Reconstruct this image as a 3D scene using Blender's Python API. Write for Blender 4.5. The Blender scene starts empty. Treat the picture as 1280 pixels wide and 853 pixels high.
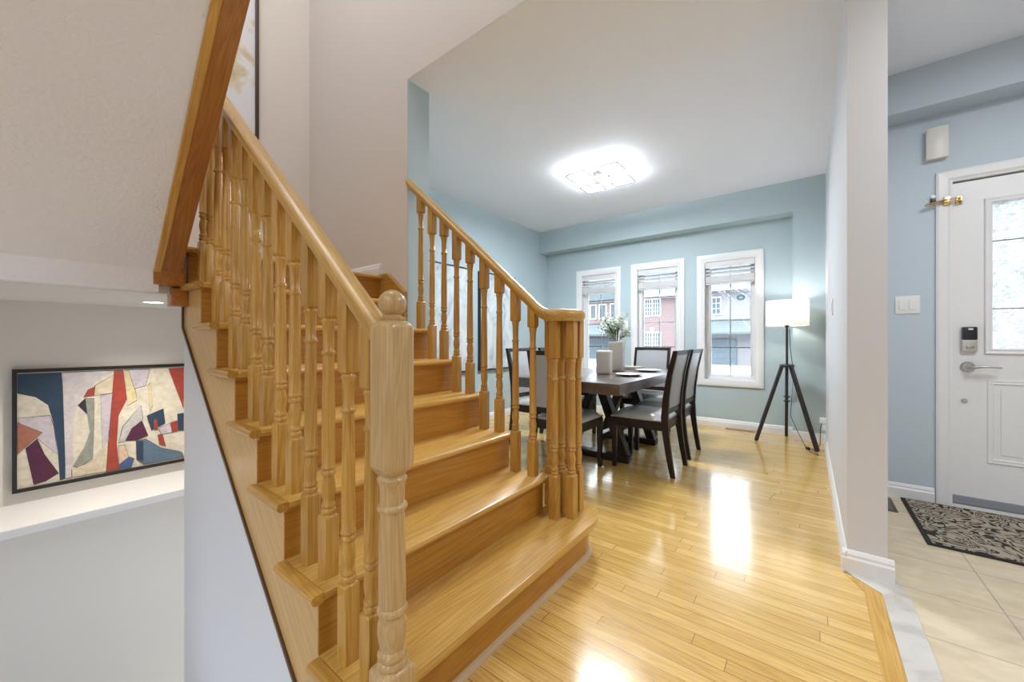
import bpy, bmesh, math, random
from math import sin, cos, pi, radians
from mathutils import Vector, Matrix

random.seed(7)
S = bpy.context.scene
COL = S.collection

# ------------------------------------------------------------------ camera, sky, added fill lights, exposure
cam = bpy.data.cameras.new('camera')
cam.sensor_width = 36.0
cam.lens = 36.0 * 479.0 / 1280.0
cam.clip_start = 0.02
co = bpy.data.objects.new('camera', cam)
COL.objects.link(co)
co.location = (0, 0, 1.04)
co.rotation_euler = (radians(90), 0, radians(37.7))
S.camera = co

S.view_settings.view_transform = 'Standard'
S.view_settings.look = 'None'
S.view_settings.gamma = 1.0
S.view_settings.use_curve_mapping = False
S.view_settings.exposure = 1.27
S.cycles.use_denoising = True
S.cycles.max_bounces = 10
S.cycles.diffuse_bounces = 6
S.cycles.glossy_bounces = 4
S.cycles.transparent_max_bounces = 12
S.cycles.sample_clamp_indirect = 6.0
S.cycles.caustics_reflective = False
S.cycles.caustics_refractive = False

W = bpy.data.worlds.new('overcast_sky')
W.use_nodes = True
S.world = W
bgn = W.node_tree.nodes['Background']
bgn.inputs[0].default_value = (0.86, 0.94, 1.04, 1)
_tc = W.node_tree.nodes.new('ShaderNodeTexCoord')
_sp = W.node_tree.nodes.new('ShaderNodeSeparateXYZ')
_mr = W.node_tree.nodes.new('ShaderNodeMapRange')      # overcast: dull haze at the horizon, bright cloud above
_mr.interpolation_type = 'SMOOTHSTEP'
for _i, _v in enumerate((0.10, 0.40, 0.58, 3.9)):
    _mr.inputs[_i + 1].default_value = _v
W.node_tree.links.new(_tc.outputs['Generated'], _sp.inputs[0])
W.node_tree.links.new(_sp.outputs['Z'], _mr.inputs[0])
W.node_tree.links.new(_mr.outputs[0], bgn.inputs[1])


def area(name, loc, size, power, color=(1, 1, 1), rot=(0, 0, 0), spread=None):
    d = bpy.data.lights.new(name, 'AREA')
    d.shape = 'RECTANGLE'
    d.size, d.size_y = size
    d.energy = power
    d.color = color
    if spread:
        d.spread = spread
    o = bpy.data.objects.new(name, d)
    o.location = loc
    o.rotation_euler = rot
    COL.objects.link(o)
    return o


area('upstairs_fill', (-1.7, 0.55, 5.2), (1.8, 1.2), 19, (0.97, 0.97, 1.0))  # added fill from above the stairwell, no fixture modelled
area('hall_fill', (-0.6, -1.6, 2.70), (2.4, 2.0), 14, (0.94, 0.97, 1.0))  # unseen soft fill behind the camera, added for even light
area('entry_fill', (1.25, 1.9, 2.70), (0.9, 0.9), 16, (0.92, 0.96, 1.0))  # added overhead fill to brighten the entry, out of view


# ------------------------------------------------------------------ materials
def new_mat(name):
    m = bpy.data.materials.new(name)
    m.use_nodes = True
    nt = m.node_tree
    return m, nt, nt.nodes['Principled BSDF']


def setp(b, **k):
    n = {'color': 'Base Color', 'rough': 'Roughness', 'metal': 'Metallic', 'spec': 'Specular IOR Level',
         'coat': 'Coat Weight', 'coat_rough': 'Coat Roughness', 'trans': 'Transmission Weight'}
    for a, v in k.items():
        if a == 'color':
            v = (*v, 1) if len(v) == 3 else v
        b.inputs[n[a]].default_value = v


def srgb(r, g, b):
    f = lambda c: (c / 255 / 12.92) if c / 255 <= 0.04045 else ((c / 255 + 0.055) / 1.055) ** 2.4
    return (f(r), f(g), f(b))


def plain(name, color, rough=0.5, bump=0.0, scale=60, **k):
    m, nt, b = new_mat(name)
    setp(b, color=color, rough=rough, **k)
    tc = nt.nodes.new('ShaderNodeTexCoord')
    n = nt.nodes.new('ShaderNodeTexNoise')
    n.inputs['Scale'].default_value = scale
    n.inputs['Detail'].default_value = 4
    nt.links.new(tc.outputs['Object'], n.inputs['Vector'])
    # slight tone variation of the surface itself
    mix = nt.nodes.new('ShaderNodeMix')
    mix.data_type = 'RGBA'
    mix.inputs[6].default_value = (*[c * 0.97 for c in color], 1)
    mix.inputs[7].default_value = (*[min(1, c * 1.02) for c in color], 1)
    nt.links.new(n.outputs['Fac'], mix.inputs[0])
    nt.links.new(mix.outputs[2], b.inputs['Base Color'])
    if bump:
        bp = nt.nodes.new('ShaderNodeBump')
        bp.inputs['Strength'].default_value = bump
        bp.inputs['Distance'].default_value = 0.004
        nt.links.new(n.outputs['Fac'], bp.inputs['Height'])
        nt.links.new(bp.outputs['Normal'], b.inputs['Normal'])
    return m


def oak(name, axis, light, dark, rough=0.30, coat=0.12, dens=1.0, tilt=0.0):
    """wood with grain running along one object axis (0 x, 1 y, 2 z)"""
    m, nt, b = new_mat(name)
    L = nt.links.new
    tc = nt.nodes.new('ShaderNodeTexCoord')
    oi = nt.nodes.new('ShaderNodeObjectInfo')
    mul = nt.nodes.new('ShaderNodeVectorMath')
    mul.operation = 'SCALE'
    mul.inputs[0].default_value = (7.3, 3.1, 5.7)
    L(oi.outputs['Random'], mul.inputs['Scale'])
    add = nt.nodes.new('ShaderNodeVectorMath')
    vr_ = nt.nodes.new('ShaderNodeVectorRotate')
    vr_.rotation_type = 'Y_AXIS'
    vr_.inputs['Angle'].default_value = tilt
    L(tc.outputs['Object'], vr_.inputs['Vector'])
    L(vr_.outputs[0], add.inputs[0])
    L(mul.outputs[0], add.inputs[1])
    # cathedral bands
    mp = nt.nodes.new('ShaderNodeMapping')
    sc = [14 * dens] * 3
    sc[axis] = 0.9 * dens
    mp.inputs['Scale'].default_value = sc
    L(add.outputs[0], mp.inputs['Vector'])
    n1 = nt.nodes.new('ShaderNodeTexNoise')
    n1.inputs['Scale'].default_value = 1.0
    n1.inputs['Detail'].default_value = 2
    n1.inputs['Distortion'].default_value = 0.4
    L(mp.outputs[0], n1.inputs['Vector'])
    ms = nt.nodes.new('ShaderNodeMath')
    ms.operation = 'MULTIPLY'
    ms.inputs[1].default_value = 88
    L(n1.outputs['Fac'], ms.inputs[0])
    sn = nt.nodes.new('ShaderNodeMath')
    sn.operation = 'SINE'
    L(ms.outputs[0], sn.inputs[0])
    r1 = nt.nodes.new('ShaderNodeMapRange')
    r1.inputs[1].default_value = -1.0
    r1.inputs[2].default_value = 1.0
    L(sn.outputs[0], r1.inputs[0])
    # fine pores
    mp2 = nt.nodes.new('ShaderNodeMapping')
    s2 = [330 * dens] * 3
    s2[axis] = 5 * dens
    mp2.inputs['Scale'].default_value = s2
    L(add.outputs[0], mp2.inputs['Vector'])
    n2 = nt.nodes.new('ShaderNodeTexNoise')
    n2.inputs['Scale'].default_value = 1.0
    n2.inputs['Detail'].default_value = 3
    L(mp2.outputs[0], n2.inputs['Vector'])
    mx = nt.nodes.new('ShaderNodeMath')
    mx.operation = 'MULTIPLY_ADD'
    mx.inputs[1].default_value = 0.24
    L(r1.outputs[0], mx.inputs[0])
    m3 = nt.nodes.new('ShaderNodeMath')
    m3.operation = 'MULTIPLY'
    m3.inputs[1].default_value = 0.95
    L(n2.outputs['Fac'], m3.inputs[0])
    L(m3.outputs[0], mx.inputs[2])
    cr = nt.nodes.new('ShaderNodeValToRGB')
    cr.color_ramp.elements[0].position = 0.22
    cr.color_ramp.elements[0].color = (*light, 1)
    cr.color_ramp.elements[1].position = 0.95
    cr.color_ramp.elements[1].color = (*dark, 1)
    L(mx.outputs[0], cr.inputs[0])
    hs = nt.nodes.new('ShaderNodeHueSaturation')
    vr = nt.nodes.new('ShaderNodeMapRange')
    vr.inputs[3].default_value = 0.90
    vr.inputs[4].default_value = 1.08
    L(oi.outputs['Random'], vr.inputs[0])
    L(vr.outputs[0], hs.inputs['Value'])
    L(cr.outputs[0], hs.inputs['Color'])
    L(hs.outputs[0], b.inputs['Base Color'])
    setp(b, rough=rough, coat=coat, coat_rough=0.12)
    bp = nt.nodes.new('ShaderNodeBump')
    bp.inputs['Strength'].default_value = 0.06
    bp.inputs['Distance'].default_value = 0.001
    L(n2.outputs['Fac'], bp.inputs['Height'])
    L(bp.outputs['Normal'], b.inputs['Normal'])
    return m


OL, OD = (0.62, 0.36, 0.080), (0.37, 0.175, 0.026)
M = {}
M['oak_x'] = oak('honey oak along the run', 0, OL, OD)
M['oak_y'] = oak('honey oak along the tread', 1, (0.74, 0.46, 0.125), (0.47, 0.245, 0.045), dens=0.8)
M['oak_rail'] = oak('honey oak along the falling rail', 0, (0.66, 0.41, 0.11), (0.42, 0.22, 0.042), tilt=-math.atan(0.8635))
M['oak_up'] = oak('honey oak along the rising bead', 0, (0.60, 0.34, 0.08), (0.40, 0.19, 0.03), tilt=math.atan(0.925))
M['oak_z'] = oak('honey oak upright', 2, OL, OD)
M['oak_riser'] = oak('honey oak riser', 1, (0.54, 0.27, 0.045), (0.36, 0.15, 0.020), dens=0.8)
M['oak_red'] = oak('reddish oak stringer', 0, (0.46, 0.19, 0.035), (0.27, 0.085, 0.014), tilt=math.atan(0.925))
M['oak_dark_edge'] = oak('dark stained edge moulding', 0, (0.13, 0.055, 0.02), (0.07, 0.03, 0.012))
M['oak_shoe'] = oak('pale shoe moulding wood', 1, (0.60, 0.46, 0.29), (0.48, 0.36, 0.22))

M['wall_teal'] = plain('pale teal wall paint', (0.435, 0.54, 0.575), 0.6, 0.04, 220)
M['wall_blue'] = plain('pale blue grey wall paint', (0.52, 0.60, 0.67), 0.6, 0.04, 220)
M['wall_greige'] = plain('greige wall paint', (0.68, 0.63, 0.575), 0.6, 0.04, 220)
M['wall_white'] = plain('cool white wall paint', (0.655, 0.665, 0.70), 0.6, 0.04, 220)
M['wall_stone'] = plain('warm white basement paint', (0.72, 0.695, 0.65), 0.6, 0.04, 220)
M['ceiling'] = plain('textured ceiling paint', (0.85, 0.88, 0.95), 0.8, 0.35, 130)
M['stucco'] = plain('stippled ceiling stucco', (0.80, 0.79, 0.82), 0.85, 1.0, 75)
M['trim'] = plain('white trim paint', (0.78, 0.78, 0.79), 0.35)
M['plastic_white'] = plain('white plastic', (0.80, 0.80, 0.79), 0.35)
M['plastic_cream'] = plain('cream plastic', (0.74, 0.72, 0.67), 0.4)
M['black_plastic'] = plain('black plastic', (0.015, 0.016, 0.02), 0.35)
M['dark_rubber'] = plain('grey rubber sweep', (0.28, 0.29, 0.33), 0.6)
M['nickel'] = plain('satin nickel', (0.55, 0.54, 0.52), 0.28, metal=1.0)
M['brass'] = plain('polished brass', (0.70, 0.50, 0.22), 0.25, metal=1.0)
M['espresso'] = plain('espresso stained wood', (0.020, 0.011, 0.009), 0.34, 0.03, 150, spec=0.35)
M['leather'] = plain('grey leather', (0.50, 0.515, 0.505), 0.28, 0.12, 300, coat=0.5, coat_rough=0.2)
M['leather_back'] = plain('dove grey upholstery', (0.36, 0.365, 0.38), 0.34, 0.12, 300, coat=0.35, coat_rough=0.25)
M['lamp_wood'] = plain('black brown lamp wood', (0.022, 0.016, 0.015), 0.4)
M['ceramic'] = plain('cream glazed ceramic', (0.70, 0.66, 0.60), 0.2)
M['plate'] = plain('off white stoneware', (0.68, 0.64, 0.58), 0.35)
M['blind'] = plain('white faux wood slat', (0.66, 0.66, 0.67), 0.5)
M['snow'] = plain('snow', (0.42, 0.435, 0.455), 0.8, 0.2, 3)
M['cord'] = plain('dark grey cord', (0.06, 0.06, 0.065), 0.5)
M['canvas_pale'] = None


def emit(name, color, strength):
    m, nt, b = new_mat(name)
    setp(b, color=(0.8, 0.8, 0.8))
    b.inputs['Emission Color'].default_value = (*color, 1)
    b.inputs['Emission Strength'].default_value = strength
    return m


M['led'] = emit('lit white acrylic', (1.0, 0.98, 0.96), 0.35)
M['bulb'] = emit('lit downlight lens', (1.0, 0.93, 0.82), 6)


def glass_mat(name, tint=(0.96, 0.98, 0.98), gloss=0.10):
    m, nt, b = new_mat(name)
    nt.nodes.remove(b)
    out = nt.nodes['Material Output']
    t = nt.nodes.new('ShaderNodeBsdfTransparent')
    t.inputs[0].default_value = (*tint, 1)
    g = nt.nodes.new('ShaderNodeBsdfGlossy')
    g.inputs['Roughness'].default_value = 0.02
    f = nt.nodes.new('ShaderNodeFresnel')
    f.inputs[0].default_value = 1.45
    mx = nt.nodes.new('ShaderNodeMixShader')
    nt.links.new(f.outputs[0], mx.inputs[0])
    nt.links.new(t.outputs[0], mx.inputs[1])
    nt.links.new(g.outputs[0], mx.inputs[2])
    nt.links.new(mx.outputs[0], out.inputs[0])
    return m


M['glass'] = glass_mat('clear window glass')


def frosted_mat():
    m, nt, b = new_mat('rain textured privacy glass')
    nt.nodes.remove(b)
    L = nt.links.new
    out = nt.nodes['Material Output']
    tc = nt.nodes.new('ShaderNodeTexCoord')
    mp = nt.nodes.new('ShaderNodeMapping')
    mp.inputs['Scale'].default_value = (1.0, 1.0, 1.7)
    L(tc.outputs['Object'], mp.inputs[0])
    v = nt.nodes.new('ShaderNodeTexNoise')
    v.inputs['Scale'].default_value = 55
    v.inputs['Detail'].default_value = 3
    v.inputs['Distortion'].default_value = 1.2
    L(mp.outputs[0], v.inputs['Vector'])
    cr = nt.nodes.new('ShaderNodeValToRGB')
    cr.color_ramp.elements[0].position = 0.42
    cr.color_ramp.elements[0].color = (0.46, 0.47, 0.46, 1)
    cr.color_ramp.elements[1].position = 0.56
    cr.color_ramp.elements[1].color = (0.70, 0.70, 0.68, 1)
    L(v.outputs['Fac'], cr.inputs[0])
    bp = nt.nodes.new('ShaderNodeBump')
    bp.inputs['Strength'].default_value = 0.6
    L(v.outputs['Fac'], bp.inputs['Height'])
    tl = nt.nodes.new('ShaderNodeBsdfTranslucent')
    L(cr.outputs[0], tl.inputs[0])
    L(bp.outputs[0], tl.inputs['Normal'])
    g = nt.nodes.new('ShaderNodeBsdfGlossy')
    g.inputs['Roughness'].default_value = 0.15
    L(bp.outputs[0], g.inputs['Normal'])
    mx = nt.nodes.new('ShaderNodeMixShader')
    mx.inputs[0].default_value = 0.06
    L(tl.outputs[0], mx.inputs[1])
    L(g.outputs[0], mx.inputs[2])
    L(mx.outputs[0], out.inputs[0])
    return m


M['frosted'] = frosted_mat()


def shade_mat():
    m, nt, b = new_mat('white linen lampshade')
    nt.nodes.remove(b)
    L = nt.links.new
    out = nt.nodes['Material Output']
    d = nt.nodes.new('ShaderNodeBsdfDiffuse')
    d.inputs[0].default_value = (0.82, 0.81, 0.79, 1)
    t = nt.nodes.new('ShaderNodeBsdfTranslucent')
    t.inputs[0].default_value = (0.85, 0.83, 0.80, 1)
    mx = nt.nodes.new('ShaderNodeMixShader')
    mx.inputs[0].default_value = 0.45
    L(d.outputs[0], mx.inputs[1])
    L(t.outputs[0], mx.inputs[2])
    L(mx.outputs[0], out.inputs[0])
    return m


M['shade'] = shade_mat()


def plank_mat():
    m, nt, b = new_mat('honey hardwood strip planks')
    L = nt.links.new
    tc = nt.nodes.new('ShaderNodeTexCoord')
    br = nt.nodes.new('ShaderNodeTexBrick')
    br.offset = 0.0
    br.inputs['Color1'].default_value = (0.76, 0.52, 0.185, 1)
    br.inputs['Color2'].default_value = (0.61, 0.38, 0.10, 1)
    br.inputs['Mortar'].default_value = (0.16, 0.085, 0.03, 1)
    br.inputs['Scale'].default_value = 1.0
    br.inputs['Mortar Size'].default_value = 0.0011
    br.inputs['Mortar Smooth'].default_value = 0.2
    br.inputs['Brick Width'].default_value = 0.83
    br.inputs['Row Height'].default_value = 0.0567
    # every row of strips starts at its own random place
    sx = nt.nodes.new('ShaderNodeSeparateXYZ')
    L(tc.outputs['Object'], sx.inputs[0])
    dv = nt.nodes.new('ShaderNodeMath')
    dv.operation = 'DIVIDE'
    dv.inputs[1].default_value = 0.0567
    L(sx.outputs['Y'], dv.inputs[0])
    fl_ = nt.nodes.new('ShaderNodeMath')
    fl_.operation = 'FLOOR'
    L(dv.outputs[0], fl_.inputs[0])
    wn = nt.nodes.new('ShaderNodeTexWhiteNoise')
    wn.noise_dimensions = '1D'
    L(fl_.outputs[0], wn.inputs['W'])
    ma = nt.nodes.new('ShaderNodeMath')
    ma.operation = 'MULTIPLY_ADD'
    ma.inputs[1].default_value = 2.49
    L(wn.outputs['Value'], ma.inputs[0])
    L(sx.outputs['X'], ma.inputs[2])
    cx = nt.nodes.new('ShaderNodeCombineXYZ')
    L(ma.outputs[0], cx.inputs['X'])
    L(sx.outputs['Y'], cx.inputs['Y'])
    L(cx.outputs[0], br.inputs['Vector'])
    # per plank offset of grain: use brick colour as seed
    sep = nt.nodes.new('ShaderNodeSeparateColor')
    L(br.outputs['Color'], sep.inputs[0])
    off = nt.nodes.new('ShaderNodeVectorMath')
    off.operation = 'SCALE'
    off.inputs[0].default_value = (31.0, 17.0, 0)
    L(sep.outputs[1], off.inputs['Scale'])
    add = nt.nodes.new('ShaderNodeVectorMath')
    L(tc.outputs['Object'], add.inputs[0])
    L(off.outputs[0], add.inputs[1])
    mp = nt.nodes.new('ShaderNodeMapping')
    mp.inputs['Scale'].default_value = (1.3, 22, 1)
    L(add.outputs[0], mp.inputs[0])
    n1 = nt.nodes.new('ShaderNodeTexNoise')
    n1.inputs['Scale'].default_value = 1.0
    n1.inputs['Detail'].default_value = 2
    L(mp.outputs[0], n1.inputs['Vector'])
    ms = nt.nodes.new('ShaderNodeMath')
    ms.operation = 'MULTIPLY'
    ms.inputs[1].default_value = 70
    L(n1.outputs['Fac'], ms.inputs[0])
    sn = nt.nodes.new('ShaderNodeMath')
    sn.operation = 'SINE'
    L(ms.outputs[0], sn.inputs[0])
    mp2 = nt.nodes.new('ShaderNodeMapping')
    mp2.inputs['Scale'].default_value = (5, 240, 1)
    L(add.outputs[0], mp2.inputs[0])
    n2 = nt.nodes.new('ShaderNodeTexNoise')
    n2.inputs['Detail'].default_value = 3
    n2.inputs['Scale'].default_value = 1.0
    L(mp2.outputs[0], n2.inputs['Vector'])
    ad = nt.nodes.new('ShaderNodeMath')
    ad.operation = 'MULTIPLY_ADD'
    ad.inputs[1].default_value = 0.16
    L(sn.outputs[0], ad.inputs[0])
    L(n2.outputs['Fac'], ad.inputs[2])
    cr = nt.nodes.new('ShaderNodeValToRGB')
    cr.color_ramp.elements[0].position = 0.25
    cr.color_ramp.elements[0].color = (1.1, 1.1, 1.1, 1)
    cr.color_ramp.elements[1].position = 0.8
    cr.color_ramp.elements[1].color = (0.80, 0.74, 0.66, 1)
    L(ad.outputs[0], cr.inputs[0])
    mul = nt.nodes.new('ShaderNodeMix')
    mul.data_type = 'RGBA'
    mul.blend_type = 'MULTIPLY'
    mul.inputs[0].default_value = 1.0
    L(br.outputs['Color'], mul.inputs[6])
    L(cr.outputs[0], mul.inputs[7])
    L(mul.outputs[2], b.inputs['Base Color'])
    setp(b, rough=0.19, spec=0.5, coat=0.45, coat_rough=0.09)
    nb = nt.nodes.new('ShaderNodeTexNoise')
    nb.inputs['Scale'].default_value = 7
    L(tc.outputs['Object'], nb.inputs['Vector'])
    hh = nt.nodes.new('ShaderNodeMath')
    hh.operation = 'MULTIPLY_ADD'
    hh.inputs[1].default_value = -0.6
    L(br.outputs['Fac'], hh.inputs[0])
    L(nb.outputs['Fac'], hh.inputs[2])
    bp = nt.nodes.new('ShaderNodeBump')
    bp.inputs['Strength'].default_value = 0.10
    bp.inputs['Distance'].default_value = 0.003
    L(hh.outputs[0], bp.inputs['Height'])
    L(bp.outputs[0], b.inputs['Normal'])
    L(bp.outputs[0], b.inputs['Coat Normal'])
    return m


M['planks'] = plank_mat()


def tile_mat():
    m, nt, b = new_mat('beige travertine tiles')
    L = nt.links.new
    tc = nt.nodes.new('ShaderNodeTexCoord')
    mp = nt.nodes.new('ShaderNodeMapping')
    mp.inputs['Location'].default_value = (-0.595 + 0.335 * 3, -1.965 + 0.335 * 12, 0)
    L(tc.outputs['Object'], mp.inputs[0])
    br = nt.nodes.new('ShaderNodeTexBrick')
    br.offset = 0.0
    br.inputs['Color1'].default_value = (0.68, 0.575, 0.41, 1)
    br.inputs['Color2'].default_value = (0.64, 0.54, 0.385, 1)
    br.inputs['Mortar'].default_value = (0.42, 0.36, 0.29, 1)
    br.inputs['Scale'].default_value = 1.0
    br.inputs['Mortar Size'].default_value = 0.0028
    br.inputs['Brick Width'].default_value = 0.335
    br.inputs['Row Height'].default_value = 0.335
    L(mp.outputs[0], br.inputs['Vector'])
    mp2 = nt.nodes.new('ShaderNodeMapping')
    mp2.inputs['Scale'].default_value = (4, 8, 1)
    L(tc.outputs['Object'], mp2.inputs[0])
    n = nt.nodes.new('ShaderNodeTexNoise')
    n.inputs['Scale'].default_value = 1.6
    n.inputs['Detail'].default_value = 7
    n.inputs['Distortion'].default_value = 1.0
    L(mp2.outputs[0], n.inputs['Vector'])
    cr = nt.nodes.new('ShaderNodeValToRGB')
    cr.color_ramp.elements[0].position = 0.3
    cr.color_ramp.elements[0].color = (0.88, 0.85, 0.80, 1)
    cr.color_ramp.elements[1].position = 0.65
    cr.color_ramp.elements[1].color = (1.06, 1.06, 1.06, 1)
    L(n.outputs['Fac'], cr.inputs[0])
    mul = nt.nodes.new('ShaderNodeMix')
    mul.data_type = 'RGBA'
    mul.blend_type = 'MULTIPLY'
    mul.inputs[0].default_value = 1.0
    L(br.outputs['Color'], mul.inputs[6])
    L(cr.outputs[0], mul.inputs[7])
    L(mul.outputs[2], b.inputs['Base Color'])
    setp(b, rough=0.38)
    bp = nt.nodes.new('ShaderNodeBump')
    bp.invert = True
    bp.inputs['Strength'].default_value = 0.3
    bp.inputs['Distance'].default_value = 0.002
    L(br.outputs['Fac'], bp.inputs['Height'])
    L(bp.outputs[0], b.inputs['Normal'])
    return m


M['tiles'] = tile_mat()


def ramp_noise(name, scale, stops, rough=0.5, detail=6, dist=1.0, stretch=(1, 1, 1)):
    m, nt, b = new_mat(name)
    L = nt.links.new
    tc = nt.nodes.new('ShaderNodeTexCoord')
    mp = nt.nodes.new('ShaderNodeMapping')
    mp.inputs['Scale'].default_value = stretch
    L(tc.outputs['Object'], mp.inputs[0])
    n = nt.nodes.new('ShaderNodeTexNoise')
    n.inputs['Scale'].default_value = scale
    n.inputs['Detail'].default_value = detail
    n.inputs['Distortion'].default_value = dist
    L(mp.outputs[0], n.inputs['Vector'])
    cr = nt.nodes.new('ShaderNodeValToRGB')
    el = cr.color_ramp.elements
    while len(el) < len(stops):
        el.new(0.5)
    for e, (p, c) in zip(el, stops):
        e.position = p
        e.color = (*c, 1)
    L(n.outputs['Fac'], cr.inputs[0])
    L(cr.outputs[0], b.inputs['Base Color'])
    setp(b, rough=rough)
    return m


M['marble'] = ramp_noise('white veined marble', 5, [(0.35, (0.46, 0.43, 0.38)), (0.5, (0.60, 0.575, 0.53)), (0.7, (0.66, 0.64, 0.60))], 0.25)
M['canvas_pale'] = ramp_noise('pale washed canvas', 4.5, [(0.34, (0.28, 0.34, 0.39)), (0.44, (0.47, 0.54, 0.57)), (0.6, (0.60, 0.65, 0.67))], 0.7, 8, 1.6, (1, 1, 0.5))
M['art_paper'] = ramp_noise('washed paper print', 3.2, [(0.30, (0.10, 0.09, 0.08)), (0.34, (0.55, 0.45, 0.28)), (0.43, (0.66, 0.60, 0.48)), (0.47, (0.70, 0.70, 0.72)), (0.8, (0.72, 0.72, 0.74))], 0.6, 5, 0.6, (1, 1, 1.2))
M['frame_brown'] = plain('dark bronze frame', (0.05, 0.03, 0.02), 0.35)
M['frame_black'] = plain('black float frame', (0.012, 0.012, 0.013), 0.4)


def rug_mat():
    m, nt, b = new_mat('charcoal and cream scroll pile')
    L = nt.links.new
    tc = nt.nodes.new('ShaderNodeTexCoord')
    n = nt.nodes.new('ShaderNodeTexNoise')
    n.inputs['Scale'].default_value = 7.5
    n.inputs['Detail'].default_value = 1.2
    n.inputs['Distortion'].default_value = 1.6
    L(tc.outputs['Object'], n.inputs['Vector'])
    ms = nt.nodes.new('ShaderNodeMath')
    ms.operation = 'MULTIPLY'
    ms.inputs[1].default_value = 46
    L(n.outputs['Fac'], ms.inputs[0])
    sn = nt.nodes.new('ShaderNodeMath')
    sn.operation = 'SINE'
    L(ms.outputs[0], sn.inputs[0])
    n2 = nt.nodes.new('ShaderNodeTexNoise')
    n2.inputs['Scale'].default_value = 38
    L(tc.outputs['Object'], n2.inputs['Vector'])
    ad = nt.nodes.new('ShaderNodeMath')
    ad.operation = 'MULTIPLY_ADD'
    ad.inputs[1].default_value = 1.6
    L(n2.outputs['Fac'], ad.inputs[0])
    L(sn.outputs[0], ad.inputs[2])
    cr = nt.nodes.new('ShaderNodeValToRGB')
    e = cr.color_ramp.elements
    e[0].position = 0.45
    e[0].color = (0.045, 0.038, 0.033, 1)
    e[1].position = 0.62
    e[1].color = (0.40, 0.345, 0.27, 1)
    L(ad.outputs[0], cr.inputs[0])
    L(cr.outputs[0], b.inputs['Base Color'])
    setp(b, rough=0.95, spec=0.1)
    return m


M['rug'] = rug_mat()
M['rug_edge'] = plain('black rug binding', (0.02, 0.018, 0.016), 0.9)


def brick_mat(name, c1, c2, mortar):
    m, nt, b = new_mat(name)
    L = nt.links.new
    tc = nt.nodes.new('ShaderNodeTexCoord')
    mp = nt.nodes.new('ShaderNodeMapping')
    mp.inputs['Rotation'].default_value = (radians(90), 0, 0)
    L(tc.outputs['Object'], mp.inputs[0])
    br = nt.nodes.new('ShaderNodeTexBrick')
    br.inputs['Color1'].default_value = (*c1, 1)
    br.inputs['Color2'].default_value = (*c2, 1)
    br.inputs['Mortar'].default_value = (*mortar, 1)
    br.inputs['Scale'].default_value = 1.0
    br.inputs['Mortar Size'].default_value = 0.012
    br.inputs['Brick Width'].default_value = 0.24
    br.inputs['Row Height'].default_value = 0.085
    L(mp.outputs[0], br.inputs['Vector'])
    L(br.outputs['Color'], b.inputs['Base Color'])
    setp(b, rough=0.9)
    return m


M['brick'] = brick_mat('frosty red brick', (0.20, 0.112, 0.105), (0.235, 0.14, 0.13), (0.26, 0.23, 0.225))
M['siding'] = plain('pale house siding', (0.27, 0.255, 0.26), 0.8)
M['roof'] = plain('snow dusted teal grey shingles', (0.125, 0.148, 0.152), 0.9, 0.2, 8)
M['garage'] = plain('pale grey garage door', (0.125, 0.16, 0.18), 0.6)
M['house_glass'] = plain('grey house window glass', (0.11, 0.135, 0.145), 0.15)
M['bark'] = plain('snowy bark', (0.30, 0.29, 0.295), 0.9)


# ------------------------------------------------------------------ mesh helpers
def box(bm, x0, x1, y0, y1, z0, z1, bev=0.0):
    vs = [bm.verts.new((x, y, z)) for x in (min(x0, x1), max(x0, x1)) for y in (min(y0, y1), max(y0, y1)) for z in (min(z0, z1), max(z0, z1))]
    f = [(0, 1, 3, 2), (4, 6, 7, 5), (0, 4, 5, 1), (2, 3, 7, 6), (0, 2, 6, 4), (1, 5, 7, 3)]
    fs = [bm.faces.new([vs[i] for i in q]) for q in f]
    if bev:
        es = set(e for q in fs for e in q.edges)
        bmesh.ops.bevel(bm, geom=list(es), offset=bev, segments=2, affect='EDGES', profile=0.6)
    return vs


def prism(bm, pts, axis, a0, a1, bev=0.0):
    """extrude a polygon along an axis; pts are (u,v) in the other two axes, kept in xyz order"""
    def mk(u, v, a):
        return {0: (a, u, v), 1: (u, a, v), 2: (u, v, a)}[axis]
    A = [bm.verts.new(mk(u, v, a0)) for u, v in pts]
    B = [bm.verts.new(mk(u, v, a1)) for u, v in pts]
    n = len(pts)
    fs = [bm.faces.new(A), bm.faces.new(B[::-1])]
    for i in range(n):
        fs.append(bm.faces.new([A[i], B[i], B[(i + 1) % n], A[(i + 1) % n]]))
    if bev:
        es = set(e for q in fs[:2] for e in q.edges)
        bmesh.ops.bevel(bm, geom=list(es), offset=bev, segments=2, affect='EDGES', profile=0.6)


def lathe(bm, prof, cx=0, cy=0, segs=18, cap=True):
    rings = []
    for r, z in prof:
        rings.append([bm.verts.new((cx + r * cos(2 * pi * i / segs), cy + r * sin(2 * pi * i / segs), z)) for i in range(segs)])
    for a, b in zip(rings, rings[1:]):
        for i in range(segs):
            j = (i + 1) % segs
            bm.faces.new([a[i], a[j], b[j], b[i]])
    if cap:
        bm.faces.new(rings[0][::-1])
        bm.faces.new(rings[-1])


def loft(bm, loops, closed=False):
    rs = [[bm.verts.new(p) for p in lp] for lp in loops]
    n = len(rs[0])
    for a, b in zip(rs, rs[1:]):
        for i in range(n):
            j = (i + 1) % n
            bm.faces.new([a[i], a[j], b[j], b[i]])
    if closed:
        a, b = rs[-1], rs[0]
        for i in range(n):
            j = (i + 1) % n
            bm.faces.new([a[i], a[j], b[j], b[i]])
    else:
        bm.faces.new(rs[0][::-1])
        bm.faces.new(rs[-1])


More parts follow.
